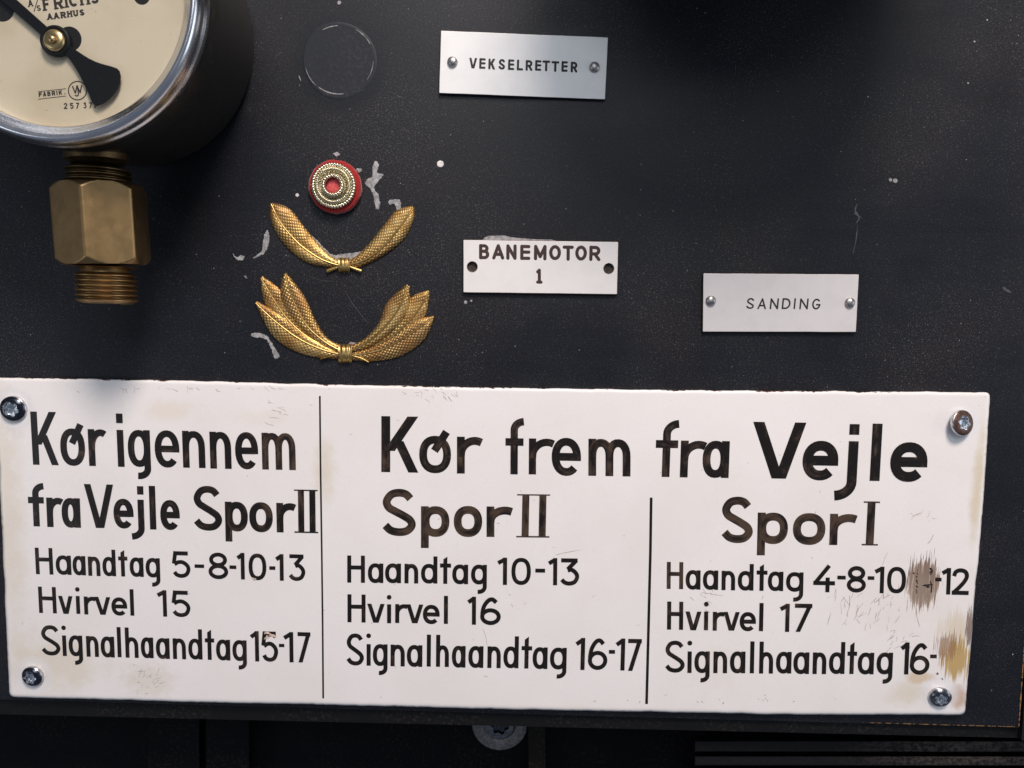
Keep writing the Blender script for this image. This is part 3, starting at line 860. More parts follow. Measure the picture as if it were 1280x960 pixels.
# ================================================================== SMALL PLATES
def rivet(px, py, rpx, h, parent, mat=RIVET):
    c_ = P(px, py, h); r = rpx * U
    pr = [(r, h - .0002), (r, h + .0003)]
    for i in range(1, 8):
        a = i / 8 * PI / 2; pr.append((r * math.cos(a), h + .0003 + r * .62 * math.sin(a)))
    V, F_ = lathe(pr, c_, 32); cap_last(V, F_, 32)
    for i, v in enumerate(V):
        v += Vector((noise.noise(v * 2500), noise.noise(v * 2500 + Vector((5, 0, 0))), noise.noise(v * 2500 + Vector((9, 0, 0))))) * .00007
    return mesh('rivet', V, F_, mat, parent)
TK = .0016
def small_plate(name, corners, mat, label, th=TK):
    c_ = sum((Vector(q) for q in corners), Vector((0, 0))) / 4
    w_ = P(c_.x, c_.y, 0)
    t = thing(name, w_, label, 'name plate')
    out = outline_round(corners, 1.2, 4, 14, .25)
    b = plate('plate', out, [(0, th - .00012, 1), (.35, th - .00003, .75), (.8, th, 0)], mat, t, .00002)
    return t, b
# VEKSELRETTER
t, b = small_plate('name_plate', [(551, 38), (760.3, 46.5), (756.5, 124.5), (548.8, 116.5)], PL_ALU, 'aluminium plate engraved VEKSELRETTER with two domed rivets')
rivet(565.6, 77.6, 6.2, TK, t); rivet(743, 84.2, 6.2, TK, t)
lt = Letters(TK + .00003, .000005, True)
lt.line([('V', 586.2, 596.4), ('E', 599, 606.8), ('K', 610.4, 619.2), ('S', 623.2, 631.4), ('E', 635, 642.6), ('L', 646, 653.8), ('R', 657, 665.4), ('E', 668.8, 676.4), ('T', 678, 687.4), ('T', 689.4, 698.8), ('E', 701.8, 709.4), ('R', 713.4, 721.6)],
        ((588, 85.6), (720, 90.4)), 9, 13.2, 2.8, 0, (-.03, -.03))
lt.build('engraving', ENGR, t)
# SANDING
t, b = small_plate('name_plate', [(879, 341.5), (1073.8, 342.8), (1070, 415.2), (878.2, 414.8)], PL_PALE, 'pale plate engraved SANDING with two domed rivets')
rivet(888.3, 375.8, 6.3, TK, t); rivet(1062, 378.3, 6.2, TK, t)
lt = Letters(TK + .00003, .000005, True)
lt.line([('S', 933, 942.6), ('A', 947, 957.8), ('N', 962.4, 973), ('D', 977.4, 988), ('I', 992, 994.4), ('N', 999.4, 1010.2), ('G', 1015, 1025.6)],
        ((935, 386.2), (1025, 386.8)), 9, 13.6, 2.0, 0, (-.10, -.10))
lt.build('engraving', ENGR, t)
# BANEMOTOR 1, with two open screw holes
t, b = small_plate('name_plate', [(579, 299.6), (773, 302.2), (771.5, 368), (579, 365.6)], PL_WHITE, 'white plate engraved BANEMOTOR 1 with two empty screw holes')
for hx_, hy_ in ((590.6, 333.6), (760.3, 335.8)):
    c_ = P(hx_, hy_, 0); r = 6.6 * U
    V, F_ = lathe([(r * 1.0, -.001), (r * 1.0, .004)], c_, 32); F_ += [tuple(range(32)), tuple(range(32, 64))]
    cut = mesh('cutter', V, F_, ENGR_B, None, smooth=False)
    md = b.modifiers.new('hole', 'BOOLEAN'); md.object = cut; md.operation = 'DIFFERENCE'; md.solver = 'EXACT'
    bpy.context.view_layer.update()
    ev = b.evaluated_get(bpy.context.evaluated_depsgraph_get())
    nm = bpy.data.meshes.new_from_object(ev); b.modifiers.clear(); b.data = nm
    me_ = cut.data; bpy.data.objects.remove(cut); bpy.data.meshes.remove(me_)
    # countersink lining and dirty floor
    V, F_ = lathe([(r * 1.06, TK + .00003), (r * .99, TK - .0001), (r * .97, .0005), (r * .55, .00035), (.02 * r, .0004)], c_, 32)
    V = [v + Vector((0, 0, 0)) for v in V]
    mesh('hole_lining', V, F_, m_plain('hole_dirt', (.035, .024, .018), .8, var=.7, scale=1500, bump=.6), t)
lt0 = Letters(TK + .00002, .000002, True); lt = Letters(TK + .00005, .000005, True)
BN = [('B', 599.2, 611.2), ('A', 615.6, 630), ('N', 633.2, 645.4), ('E', 650.6, 662.4), ('M', 667.8, 682.8), ('O', 686.8, 700.8), ('T', 703.8, 716.6), ('O', 719.4, 733.2), ('R', 737, 750)]
for q, g_ in ((lt0, .9), (lt, 0)):
    q.line(BN, ((600, 323.4), (750, 325.8)), 12, 18.0, 3.3, 0, (0, -.02), grow=g_)
    q.line([('!', 670.8, 677.6)], ((600, 353.2), (750, 355)), 12, 17.6, 3.1, 0, (0, 0), grow=g_)
lt0.build('engraving_rim', ENGR_RIM, t); lt.build('engraving', ENGR_B, t)

# ================================================================== ROSETTE
c_ = P(420.5, 234.5, 0)
ros = thing('rosette_badge', c_, 'red felt rosette with coiled bullion wire rings above the gilt leaves', 'badge')
FR = 32 * U
pr = [(FR * .98, 0), (FR * 1.0, .0010), (FR * .99, .0026), (FR * .93, .0032), (FR * .5, .0033), (.001 * FR, .0033)]
V, F_ = lathe(pr, c_, 90, lambda a, r, hh: r * (1 + .03 * noise.noise(Vector((math.cos(a) * 4, math.sin(a) * 4, hh * 400))) + .015 * noise.noise(Vector((math.cos(a) * 16, math.sin(a) * 16, hh * 900)))))
mesh('felt_disc', V, F_, FELT, ros)
cm = c_ + Vector((-.4 * U, 0, .6 * U))
def rope(name, R, r, h, n, mat, parent, cen, seg=None, rs=10, depth=.22):
    seg = seg or n * 8; V = []; F_ = []
    for i in range(seg):
        a = 2 * PI * i / seg
        for j in range(rs):
            b = 2 * PI * j / rs
            rr = r * (1 - depth * .5 + depth * .9 * (abs(math.cos((n * a + b) / 2 * 1.0)) if False else .5 + .5 * math.cos(n * a + b)))
            V.append(Vector((cen[0] + (R + rr * math.cos(b)) * math.cos(a), -(h + rr * math.sin(b)), cen[2] + (R + rr * math.cos(b)) * math.sin(a))))
    for i in range(seg):
        for j in range(rs):
            i2 = (i + 1) % seg; j2 = (j + 1) % rs
            F_.append((i * rs + j, i2 * rs + j, i2 * rs + j2, i * rs + j2))
    return mesh(name, V, F_, mat, parent)
rope('rope_ring', 24.6 * U, 2.5 * U, .0042, 46, BULL, ros, cm, depth=.55)
rope('rope_ring', 11.2 * U, 2.1 * U, .0056, 22, BULL, ros, cm, depth=.55)
# coiled wire between the two ropes: concave dish of fine radial turns
V = []; F_ = []; seg = 720; prr = [(23.0, .0036), (22.5, .0046), (20.5, .0056), (17.8, .0053), (15.5, .0042), (13.2, .0044), (11.5, .0054), (9.6, .0052), (9.0, .0034)]
for k, (r, hh) in enumerate(prr):
    for i in range(seg):
        a = 2 * PI * i / seg
        hh2 = hh + .00024 * math.sin(a * 50) * (1 if 0 < k < 7 else 0)
        V.append(Vector((cm.x + r * U * math.cos(a), -hh2, cm.z + r * U * math.sin(a))))
for k in range(len(prr) - 1):
    for i in range(seg):
        j = (i + 1) % seg; F_.append((k * seg + i, k * seg + j, (k + 1) * seg + j, (k + 1) * seg + i))
mesh('wire_coil', V, F_, BULL, ros)
V, F_ = lathe([(9.3 * U, .0033), (8.8 * U, .0040), (5 * U, .0043), (.05 * U, .0043)], cm, 48)
mesh('felt_centre', V, F_, FELTP, ros)

# ================================================================== GILT LEAVES
def leaf(parent, mid, lo_, up_, h0, hmax, lab=None):
    """three px polylines from stalk to tip (crop space of the badge), lofted into a domed leaf with a raised midrib"""
    N = 44
    def res(pl):
        q = cat([(GS[1] + x / GS[0], GS[2] + y / GS[0]) for x, y in pl], 12)
        q = [v.to_2d() for v in q]
        d = [0]
        for a, b in zip(q[:-1], q[1:]): d.append(d[-1] + (b - a).length)
        o = []
        for i in range(N + 1):
            s = d[-1] * i / N; k = 0
            while k < len(d) - 2 and d[k + 1] < s: k += 1
            t = (s - d[k]) / max(1e-9, d[k + 1] - d[k]); o.append(q[k].lerp(q[k + 1], t))
        return o, d[-1]
    m, ln = res(mid); a, _ = res(lo_); b, _ = res(up_)
    K = 8; V = []; F_ = []; UV = []
    cols = [(-1 + i / K) for i in range(K)] + [i / K for i in range(K + 1)]
    C = len(cols)
    for i in range(N + 1):
        for cc in cols:
            e = a[i] if cc < 0 else b[i]; s = abs(cc)
            q = m[i].lerp(e, s)
            wd = (e - m[i]).length
            dome = (1 - s ** 2.6) * .62 + .38 * math.sin(PI * min(1, s * 1.0)) * .9
            rim = .18 if s > .99 else 1
            sc2 = min(1.0, wd / 9.0)
            hh = h0 + hmax * .8 * (dome * .55 + .45 * (1 - s ** 4)) * (.35 + .65 * sc2) * rim
            V.append(P(q.x, q.y, hh)); UV.append((ln * i / N, wd * cc))
    for i in range(N):
        for j in range(C - 1):
            F_.append((i * C + j, i * C + j + 1, (i + 1) * C + j + 1, (i + 1) * C + j))
    # skirt down to the panel
    for j0, sgn in ((0, 1), (C - 1, -1)):
        base = len(V)
        for i in range(N + 1):
            q = a[i] if j0 == 0 else b[i]
            V.append(P(q.x, q.y, max(.00005, h0 - .0006))); UV.append((ln * i / N, 40.0 * sgn))
        for i in range(N): F_.append((i * C + j0, (i + 1) * C + j0, base + i + 1, base + i))
    lf = mesh('leaf', V, F_, GOLD, parent, uvs=UV)
    # midrib
    V = []; F_ = []; rs = 8
    for i in range(N + 1):
        d = (m[min(N, i + 1)] - m[max(0, i - 1)]).normalized(); nn = Vector((-d.y, d.x))
        wr = 1.5 * (1 - .5 * i / N)
        wd = ((a[i] - m[i]).length + (b[i] - m[i]).length) / 2
        hc = h0 + hmax * .8 * (.62 * .55 + .45) * (.35 + .65 * min(1, wd / 9)) + .00012
        for j in range(rs):
            an = 2 * PI * j / rs
            q = m[i] + nn * wr * math.cos(an)
            V.append(P(q.x, q.y, hc + wr * U * .8 * math.sin(an)))
    for i in range(N):
        for j in range(rs): F_.append((i * rs + j, i * rs + (j + 1) % rs, (i + 1) * rs + (j + 1) % rs, (i + 1) * rs + j))
    mesh('midrib', V, F_, GOLDP, lf)
    return lf
def knot(parent, x0, x1, y0, y1, h):
    X0, X1, Y0, Y1 = GS[1] + x0 / GS[0], GS[1] + x1 / GS[0], GS[2] + y0 / GS[0], GS[2] + y1 / GS[0]
    N, M_ = 22, 8; V = []; F_ = []
    for i in range(N + 1):
        u = i / N
        for j in range(M_ + 1):
            v = j / M_
            hh = h * (math.sin(PI * (.06 + .88 * v)) ** .5) * (.8 + .2 * math.sin(PI * u)) + .00022 * math.cos(u * 2 * PI * 3)
            V.append(P(X0 + (X1 - X0) * u + (v - .5) * .6, Y0 + (Y1 - Y0) * v, hh if 0 < j < M_ else .0004))
    for i in range(N):
        for j in range(M_): F_.append((i * (M_ + 1) + j, i * (M_ + 1) + j + 1, (i + 1) * (M_ + 1) + j + 1, (i + 1) * (M_ + 1) + j))
    mesh('knot_band', V, F_, GOLDP, parent)
def tail(parent, pts, w0, w1, h):
    q = [v.to_2d() for v in cat([(GS[1] + x / GS[0], GS[2] + y / GS[0]) for x, y in pts], 6)]
    V = []; F_ = []; rs = 7; N = len(q) - 1
    for i, p in enumerate(q):
        d = (q[min(N, i + 1)] - q[max(0, i - 1)]).normalized(); nn = Vector((-d.y, d.x)); wr = w0 + (w1 - w0) * i / N
        for j in range(rs):
            an = PI * j / (rs - 1); z = p + nn * wr * math.cos(an); V.append(P(z.x, z.y, .0002 + (h - .0002) * math.sin(an) ** .7))
    for i in range(N):
        for j in range(rs - 1): F_.append((i * rs + j, i * rs + j + 1, (i + 1) * rs + j + 1, (i + 1) * rs + j))
    F_.append(tuple(range(rs))); F_.append(tuple(range(N * rs, (N + 1) * rs)))
    mesh('knot_tail', V, F_, GOLDP, parent)
b0 = P(GS[1] + 480 / GS[0], GS[2] + 515 / GS[0], 0)
w1_ = thing('leaf_badge', b0, 'gilt spray of two crosshatched leaves tied at a knot beneath the red rosette', 'badge')
leaf(w1_, [(462, 518), (425, 508), (375, 486), (300, 432), (228, 350), (188, 272)], [(460, 524), (415, 524), (330, 506), (245, 440), (190, 350), (184, 270)], [(465, 500), (432, 482), (384, 438), (325, 368), (262, 290), (194, 266)], .0004, .0018)
leaf(w1_, [(497, 516), (535, 506), (580, 486), (640, 440), (705, 362), (757, 288)], [(500, 523), (548, 522), (640, 478), (722, 410), (760, 330), (761, 284)], [(492, 498), (530, 478), (578, 432), (640, 356), (690, 297), (752, 279)], .0004, .0018)
knot(w1_, 457, 503, 486, 546, .0027)
tail(w1_, [(462, 522), (440, 530), (410, 541)], 2.2, 3.2, .0015)
tail(w1_, [(498, 522), (520, 530), (550, 541)], 2.0, 2.8, .0015)
b0 = P(GS[1] + 484 / GS[0], GS[2] + 868 / GS[0], 0)
w2_ = thing('leaf_badge', b0, 'gilt spray of six crosshatched leaves tied at a knot just over the enamel sign', 'badge')
# outer pair at the back, then lower, then inner pair in front
leaf(w2_, [(456, 862), (345, 812), (262, 742), (202, 660), (148, 570)], [(456, 868), (330, 830), (228, 745), (163, 668), (143, 564)], [(456, 852), (360, 795), (290, 715), (232, 620), (154, 560)], .0003, .0012)
leaf(w2_, [(456, 872), (390, 854), (300, 812), (205, 742), (126, 668)], [(456, 893), (342, 880), (248, 842), (180, 780), (122, 664)], [(456, 862), (395, 832), (318, 785), (240, 722), (132, 660)], .0007, .0015)
leaf(w2_, [(458, 856), (400, 822), (332, 760), (277, 660), (243, 552)], [(456, 868), (370, 822), (290, 755), (228, 655), (236, 550)], [(466, 836), (412, 806), (366, 735), (322, 640), (250, 546)], .0010, .0018)
leaf(w2_, [(510, 866), (640, 822), (722, 760), (782, 690), (820, 624)], [(510, 872), (655, 838), (740, 790), (806, 716), (824, 620)], [(510, 856), (620, 800), (690, 725), (748, 645), (815, 617)], .0003, .0012)
leaf(w2_, [(508, 878), (580, 868), (660, 842), (760, 782), (840, 724)], [(508, 897), (620, 899), (722, 874), (805, 810), (844, 722)], [(508, 864), (590, 842), (680, 795), (760, 738), (836, 719)], .0007, .0015)
leaf(w2_, [(507, 858), (575, 824), (640, 768), (700, 688), (737, 598)], [(508, 868), (590, 846), (690, 770), (738, 690), (744, 600)], [(498, 838), (560, 812), (618, 748), (652, 666), (732, 592)], .0010, .0018)
knot(w2_, 457, 511, 832, 906, .0031)
tail(w2_, [(462, 874), (430, 880), (384, 892)], 1.8, 1.0, .0019)
tail(w2_, [(506, 878), (545, 888), (580, 905)], 1.8, 1.2, .0019)

# ================================================================== ENAMEL SIGN
SH = .0030                                     # front of the sign off the panel
so = P(610, 682, 0)
sign = thing('enamel_sign', so, 'white enamel sign lettered Kør igennem and Kør frem fra Vejle', 'sign')
def rel(px, py): return P(px, py, SH) - so
def m_sign():
    n = NT('white_enamel')
    e = n.nd('ShaderNodeAttribute', attribute_name='edge', out='Fac')
    base = n.mix(n.rng(n.noise(25, detail=4), .35, .7), (.85, .805, .778), (.815, .768, .735))
    fine = n.noise(420, detail=5, rough=.65)
    streak = n.noise(1.0, n.mapping(n.co(), (1900, 1900, 75)), detail=5, rough=.68)
    streak = n.rng(streak, .34, .66, 0, 1, False)
    cloud = n.noise(110, detail=5, rough=.6)
    def stain(c, px, py, rx, ry, col, amt, soft=.55, tex=None, tw=.8):
        d = n.blob(rel(px, py), rx * U, ry * U)
        d = n.math('ADD', d, n.math('MULTIPLY', n.math('SUBTRACT', tex or cloud, .5), tw * 2))
        return n.mix(n.rng(d, 1 - soft, 1 + soft * .35, amt, 0), c, col)
    yel = (.60, .49, .28); yel2 = (.56, .43, .17); brn = (.18, .125, .095); rust = (.40, .19, .06); gry = (.42, .38, .34)
    c = base
    c = stain(c, 6, 640, 26, 170, yel, .32, .8)
    c = stain(c, 70, 830, 75, 42, yel, .38, .8)
    c = stain(c, 20, 515, 28, 30, gry, .30, .7)
    c = stain(c, 185, 850, 40, 26, (.55, .45, .30), .30, .7, fine)
    c = stain(c, 405, 585, 16, 45, yel, .40, .8)
    c = stain(c, 210, 512, 38, 14, (.70, .54, .36), .25, .8)
    c = stain(c, 330, 522, 40, 12, (.70, .58, .40), .18, .8)
    c = stain(c, 680, 905, 420, 26, (.80, .66, .50), .30, .9)
    c = stain(c, 900, 840, 60, 40, yel, .12, .9)
    c = stain(c, 1222, 610, 9, 90, yel, .60, .8)
    c = stain(c, 1195, 790, 26, 30, (.62, .50, .31), .55, .6, streak, .4)
    c = stain(c, 1196, 824, 21, 30, (.47, .30, .08), .90, .3, streak, .40)
    c = stain(c, 1184, 808, 15, 18, (.30, .17, .09), .75, .25, streak, .6)
    c = stain(c, 1213, 787, 6, 26, (.18, .12, .10), .85, .2, streak, .6)
    c = stain(c, 1200, 872, 16, 20, rust, .60, .6, cloud, .9)
    c = stain(c, 1150, 846, 18, 9, (.55, .36, .15), .55, .6, cloud, .9)
    c = stain(c, 1135, 868, 30, 18, yel, .35, .8)
    c = stain(c, 1153, 730, 21, 33, (.36, .255, .195), .95, .08, streak, .26)
    c = stain(c, 1152, 729, 19, 31, (.15, .09, .06), .85, .12, streak, .7)
    c = stain(c, 1130, 750, 90, 55, (.70, .60, .50), .22, .9)
    for px, py in ((1200, 530), (1175, 868), (18, 511), (42, 844)):
        c = stain(c, px, py, 27, 27, (.78, .77, .78), .55, .3, cloud, .12)
    specks = n.math('MULTIPLY', n.rng(n.noise(1700, detail=2), .715, .75), .55)
    c = n.mix(specks, c, (.20, .13, .10))
    # chips and grime where the rolled rim is worn
    low = n.noise(55, detail=3)
    ch = n.rng(n.math('ADD', n.math('MULTIPLY', e, .75), n.math('ADD', n.math('MULTIPLY', n.math('SUBTRACT', low, .5), 1.3), n.math('MULTIPLY', n.math('SUBTRACT', fine, .5), 1.1))), .76, .90)
    sep = n.nd('ShaderNodeSeparateXYZ', {0: n.co()}, out='Z')
    topf = n.rng(sep, (P(600, 520, 0) - so).z, (P(600, 492, 0) - so).z, .35, 1.0)
    c = n.mix(n.math('MULTIPLY', ch, topf), c, (.075, .032, .022))
    n.bump(n.math('ADD', n.math('MULTIPLY', cloud, .6), n.math('MULTIPLY', n.noise(18, detail=2), 3.0)), .12, .0003)
    return n.out(c, n.rng(cloud, .3, .7, .22, .36), 0, .5, **{'Coat Weight': .0})
SIGN = m_sign()
corn = [(-6, 472), (210, 475.5), (420, 481), (620, 484.8), (800, 487.3), (1020, 489.2), (1237.5, 490.5), (1228, 640), (1219, 735), (1206, 893.5), (1000, 893), (800, 889.5), (620, 886), (420, 881), (210, 876.5), (12, 871)]
out = outline_round(corn, 7, 5, 6, 0.9)
plate('enamel_plate', out, [(-.2, SH * .55, 1), (.3, SH * .82, 1), (1.2, SH - .0002, .85), (2.4, SH - .00005, .55), (4.2, SH, .2), (6.0, SH, 0)], SIGN, sign, .0004)
LH = SH + .00005
def word(lines, mat, label):
    lt = Letters(LH)
    for ln in lines: lt.line(**ln)
    o = lt.build('painted_lettering', mat, sign); o['label'] = label
    return o
def S_(items, x0, y0, x1, y1, xh, cp, w, ds=0, lean=(0, 0), sq=False):
    return dict(items=items, base=((x0, y0), (x1, y1)), xh=xh, cp=cp, w=w, ds=ds, lean=lean, sq=sq)
word([S_([('K', 40, 73), ('ø', 75.3, 106.3), ('r', 110.5, 129), ('i', 146, 155.4), ('g', 159.7, 188), ('e', 193.3, 224.2), ('n', 228.2, 256.3), ('n', 262.3, 289), ('e', 293.8, 322.7)],
         42, 581, 360, 587.3, 46, 66.5, 8.3, 15.5, (.055, .022), True)], PAINT, 'large painted words Kør igenne')
word([S_([('m', 327.3, 369.4)], 42, 581, 360, 587.3, 46, 66.5, 8.3, 15.5, (.055, .022), True)], PAINT3, 'thin brownish painted letter m')
word([S_([('f', 35.6, 56), ('r', 58.3, 75.5), ('a', 77, 100.5), ('V', 105.8, 143), ('e', 141.8, 167), ('j', 163.5, 180.3), ('l', 187.2, 194.8), ('e', 200.3, 224.7)],
         45, 658.2, 390, 666.2, 36.8, 54.5, 8.0, 13.5, (.045, .02), True)], PAINT, 'painted words fra Vejle')
def roman(lt, stems, sw, s0, s1, y0, y1, base, lean):
    (bx0, by0), (bx1, by1) = base
    H_ = y1 - y0
    def mp(x, y): return x - lean * (y - H_ / 2), by0 + (by1 - by0) * (x - bx0) / (bx1 - bx0) - y
    for x in stems: lt.stroke('L', [(x, 0), (x, H_)], sw, mp)
    for y in (.8, H_ - .8): lt.stroke('L', [(s0, y), (s1, y)], 1.7, mp)
def spor(items, kw, rom, mat, label):
    lt = Letters(LH); lt.line(items, **kw); roman(lt, *rom)
    o = lt.build('painted_lettering', mat, sign); o['label'] = label
spor([('S', 241.2, 278), ('p', 281.3, 309.8), ('o', 311.5, 341), ('r', 345.6, 366)], dict(base=((45, 658.2), (390, 666.2)), xh=36.8, cp=56, w=8.6, ds=13, lean=(.03, .02)),
     ([376.4, 390.6], 7.6, 367.8, 397.4, 612.4, 666.3, ((360, 665.6), (400, 666.4)), .012), PAINT2, 'painted words Spor II after fra Vejle')
word([S_([('H', 44.4, 66.3), ('a', 69.6, 89), ('a', 90.7, 107), ('n', 110, 125.2), ('d', 128, 144.8), ('t', 148, 159.6), ('a', 162, 179.4), ('g', 182, 200), ('5', 215.2, 238), ('8', 260.5, 285.2), ('1', 296, 305.9), ('0', 310.8, 333), ('1', 344.3, 354.6), ('3', 360.4, 381.8)],
         55, 717.9, 370, 726.3, 24, 33.2, 4.9, 11.5, (.05, .012)),
      S_([('-', 243.2, 255.2), ('-', 286.8, 295.4), ('-', 336.6, 344.2)], 55, 719, 370, 727.4, 24, 41, 4.4)], PAINT, 'painted line Haandtag 5-8-10-13')
word([S_([('H', 48.4, 70.6), ('v', 72.8, 91.2), ('i', 95, 100), ('r', 105, 117.8), ('v', 118, 138.4), ('e', 139.2, 159), ('l', 162.6, 167.6), ('1', 196.3, 208.6), ('5', 214.8, 238)],
         55, 766.2, 225, 771.5, 22.3, 33, 4.9, 0, (.05, .03))], PAINT, 'painted line Hvirvel 15')
word([S_([('S', 51.2, 75.6), ('i', 78, 83), ('g', 85.8, 103.2), ('n', 107.8, 123.2), ('a', 125.8, 143), ('l', 146.6, 151.6), ('h', 156.6, 173), ('a', 176, 191.8), ('a', 194.8, 212), ('n', 216, 232.3), ('d', 235.3, 253), ('t', 256.3, 268), ('a', 270, 287.8), ('g', 290.5, 308.4), ('1', 312.8, 323.8), ('5', 327.2, 347.6), ('1', 354.2, 366.8), ('7', 372.2, 389)],
         65, 819.5, 380, 828.2, 25.8, 37.8, 5.0, 10.8, (.05, .012)),
      S_([('-', 348.6, 355.4)], 65, 819.5, 380, 828.2, 25, 52, 4)], PAINT, 'painted line Signalhaandtag 15-17')
word([S_([('K', 476.6, 523.4)], 490, 590.3, 1095, 600.3, 45, 70, 11.2), S_([('ø', 524, 563.8), ('r', 571.2, 598)], 490, 590.3, 1095, 600.3, 46, 70, 9.8, 0, (0, 0)),
      S_([('f', 631.8, 655), ('r', 661, 688)], 490, 590.3, 1095, 600.3, 45, 70.5, 9.2, 0, (.0, -.02), True), S_([('e', 689.6, 726.3)], 490, 590.8, 1095, 600.8, 47, 70, 9.8), S_([('m', 735.5, 788.2)], 490, 590.3, 1095, 600.3, 46.3, 70, 9.8, 0, (.0, -.01))], PAINT2, 'large painted words Kør frem')
word([S_([('f', 819.2, 848), ('r', 850.5, 877.6), ('a', 878.3, 911.6)], 490, 590.5, 1095, 600.5, 46, 71.5, 9.8, 0, (-.03, -.04), True)], PAINT2, 'large painted word fra')
word([S_([('V', 940.2, 1007.6)], 490, 590.3, 1095, 600.3, 48, 70.5, 13.4, 0, (-.02, -.02)),
      S_([('e', 1003.2, 1048), ('j', 1044.5, 1072.2), ('l', 1088.2, 1101), ('e', 1113, 1159.4)], 490, 591.2, 1095, 601.2, 49, 71.5, 12.4, 25.5, (-.05, -.055), True)], PAINT, 'largest painted word Vejle')
spor([('S', 476.8, 520.2), ('p', 526.2, 561.8), ('o', 567.2, 602.8), ('r', 608.2, 635.8)], dict(base=((500, 670.3), (680, 671.8)), xh=38, cp=59, w=9.8, ds=14.2, lean=(0, 0)),
     ([656.9, 678.2], 8.8, 645.9, 687.2, 617.8, 671.6, ((640, 671.4), (690, 671.9)), -.02), PAINT3, 'thin brown painted words Spor II under Kør frem')
word([S_([('H', 434, 456.2), ('a', 459.8, 479.2), ('a', 481.3, 501.3), ('n', 505.6, 522.8), ('d', 526.2, 546.8), ('t', 550, 563.8), ('a', 565.3, 585.2), ('g', 588.8, 608.6), ('1', 621.3, 633.8), ('0', 639.2, 663.6), ('1', 684.8, 696.5), ('3', 699.8, 724.2)],
         440, 728.2, 715, 732, 24.4, 34, 5.1, 12, (.0, -.01)),
      S_([('-', 669.2, 681.4)], 440, 728, 715, 732, 24, 46, 4.8)], PAINT, 'painted line Haandtag 10-13')
word([S_([('H', 434.3, 457), ('v', 458.8, 481), ('i', 483.8, 489), ('r', 494, 507.4), ('v', 507.6, 529.4), ('e', 528.6, 549.6), ('l', 554.8, 560), ('1', 584.2, 595), ('6', 600.2, 626)],
         445, 778, 610, 781, 23.6, 35, 5.1, 0, (0, -.005))], PAINT, 'painted line Hvirvel 16')
word([S_([('S', 432.6, 455.2), ('i', 458.2, 463.4), ('g', 466, 484.5), ('n', 488.2, 506), ('a', 508.5, 528), ('l', 533.4, 538.6), ('h', 545, 561.2), ('a', 564.8, 582), ('a', 585.4, 604.3), ('n', 609.3, 626), ('d', 629.2, 648.3), ('t', 651.8, 665), ('a', 665.8, 684.5), ('g', 687.5, 708.3), ('1', 719, 731), ('6', 734.8, 759.3), ('1', 769.2, 781), ('7', 784.6, 802.4)],
         445, 831.7, 790, 838.4, 27, 40, 5.2, 11.5, (.0, -.03)),
      S_([('-', 761.2, 768.8)], 445, 831.7, 790, 838.4, 27, 58, 4.6)], PAINT, 'painted line Signalhaandtag 16-17')
spor([('S', 900.8, 941.6), ('p', 946.8, 985), ('o', 991.2, 1031.8), ('r', 1037.2, 1065.8)], dict(base=((920, 679), (1090, 681.8)), xh=39, cp=58, w=10, ds=14.5, lean=(-.02, -.035)),
     ([1088.4], 9.8, 1078.6, 1098.8, 626.8, 681.6, ((1070, 681.3), (1100, 681.8)), -.05), PAINT3, 'thin brown painted words Spor I')
word([S_([('H', 833.4, 854)], 845, 736.4, 1200, 743.3, 24, 33.8, 5.0, 0, (-.01, -.02))], PAINT3, 'thin brown painted letter H')
word([S_([('a', 857, 875.7), ('a', 878.6, 897.8), ('n', 902, 919), ('d', 922.3, 942), ('t', 945.6, 959.2), ('a', 959.8, 979.2), ('g', 982.6, 1004.3), ('4', 1016.7, 1043.8), ('8', 1058.5, 1082.5), ('1', 1092.6, 1105), ('0', 1108.8, 1132.4), ('1', 1176.5, 1188.2), ('2', 1189.2, 1211.3)],
         845, 736.4, 1200, 743.3, 24.2, 33.2, 5.1, 12.5, (-.01, -.04)),
      S_([('-', 1046.8, 1057.2), ('-', 1084.6, 1093), ('-', 1169, 1177)], 845, 736.4, 1200, 743.3, 24, 46, 4.6)], PAINT, 'painted line Haandtag 4-8-10 and 12')
word([S_([('H', 833.8, 854), ('v', 856.5, 877), ('i', 880, 885.3), ('r', 891, 903.8), ('v', 904, 924.8), ('e', 924.6, 945), ('l', 948.6, 954.4), ('1', 974.2, 986.8), ('7', 993.2, 1015.6)],
         845, 787.2, 1005, 790.1, 23.4, 35.2, 5.2, 0, (-.01, -.03))], PAINT2, 'painted line Hvirvel 17')
word([S_([('S', 830.8, 856.2), ('i', 859.4, 864.6), ('g', 868, 887.2), ('n', 891.8, 909), ('a', 912.5, 931.8), ('l', 937.4, 942.7), ('h', 949, 966.5), ('a', 970, 989.4), ('a', 991.8, 1011.6), ('n', 1016, 1033), ('d', 1036.2, 1056), ('t', 1059, 1071), ('a', 1072.2, 1092.5), ('g', 1095.8, 1116), ('1', 1125, 1136), ('6', 1137.2, 1162)],
         845, 841, 1150, 843.3, 27, 40, 5.3, 11.8, (-.01, -.045)),
      S_([('-', 1162.8, 1171)], 845, 840.5, 1150, 843.3, 27, 57, 4.6)], PAINT, 'painted line Signalhaandtag 16-')
# ruled lines
lt = Letters(LH)
lt.stroke('L', [(399.8, 495), (400.6, 580), (402.2, 690), (403.3, 780), (404, 873)], 2.2, lambda x, y: (x, y)); lt.build('ruled_line', PAINT, sign)
lt = Letters(LH)
lt.stroke('L', [(814, 622), (813, 690), (811, 770), (809, 850), (808.2, 880)], 3.4, lambda x, y: (x, y)); lt.build('ruled_line', PAINT, sign)
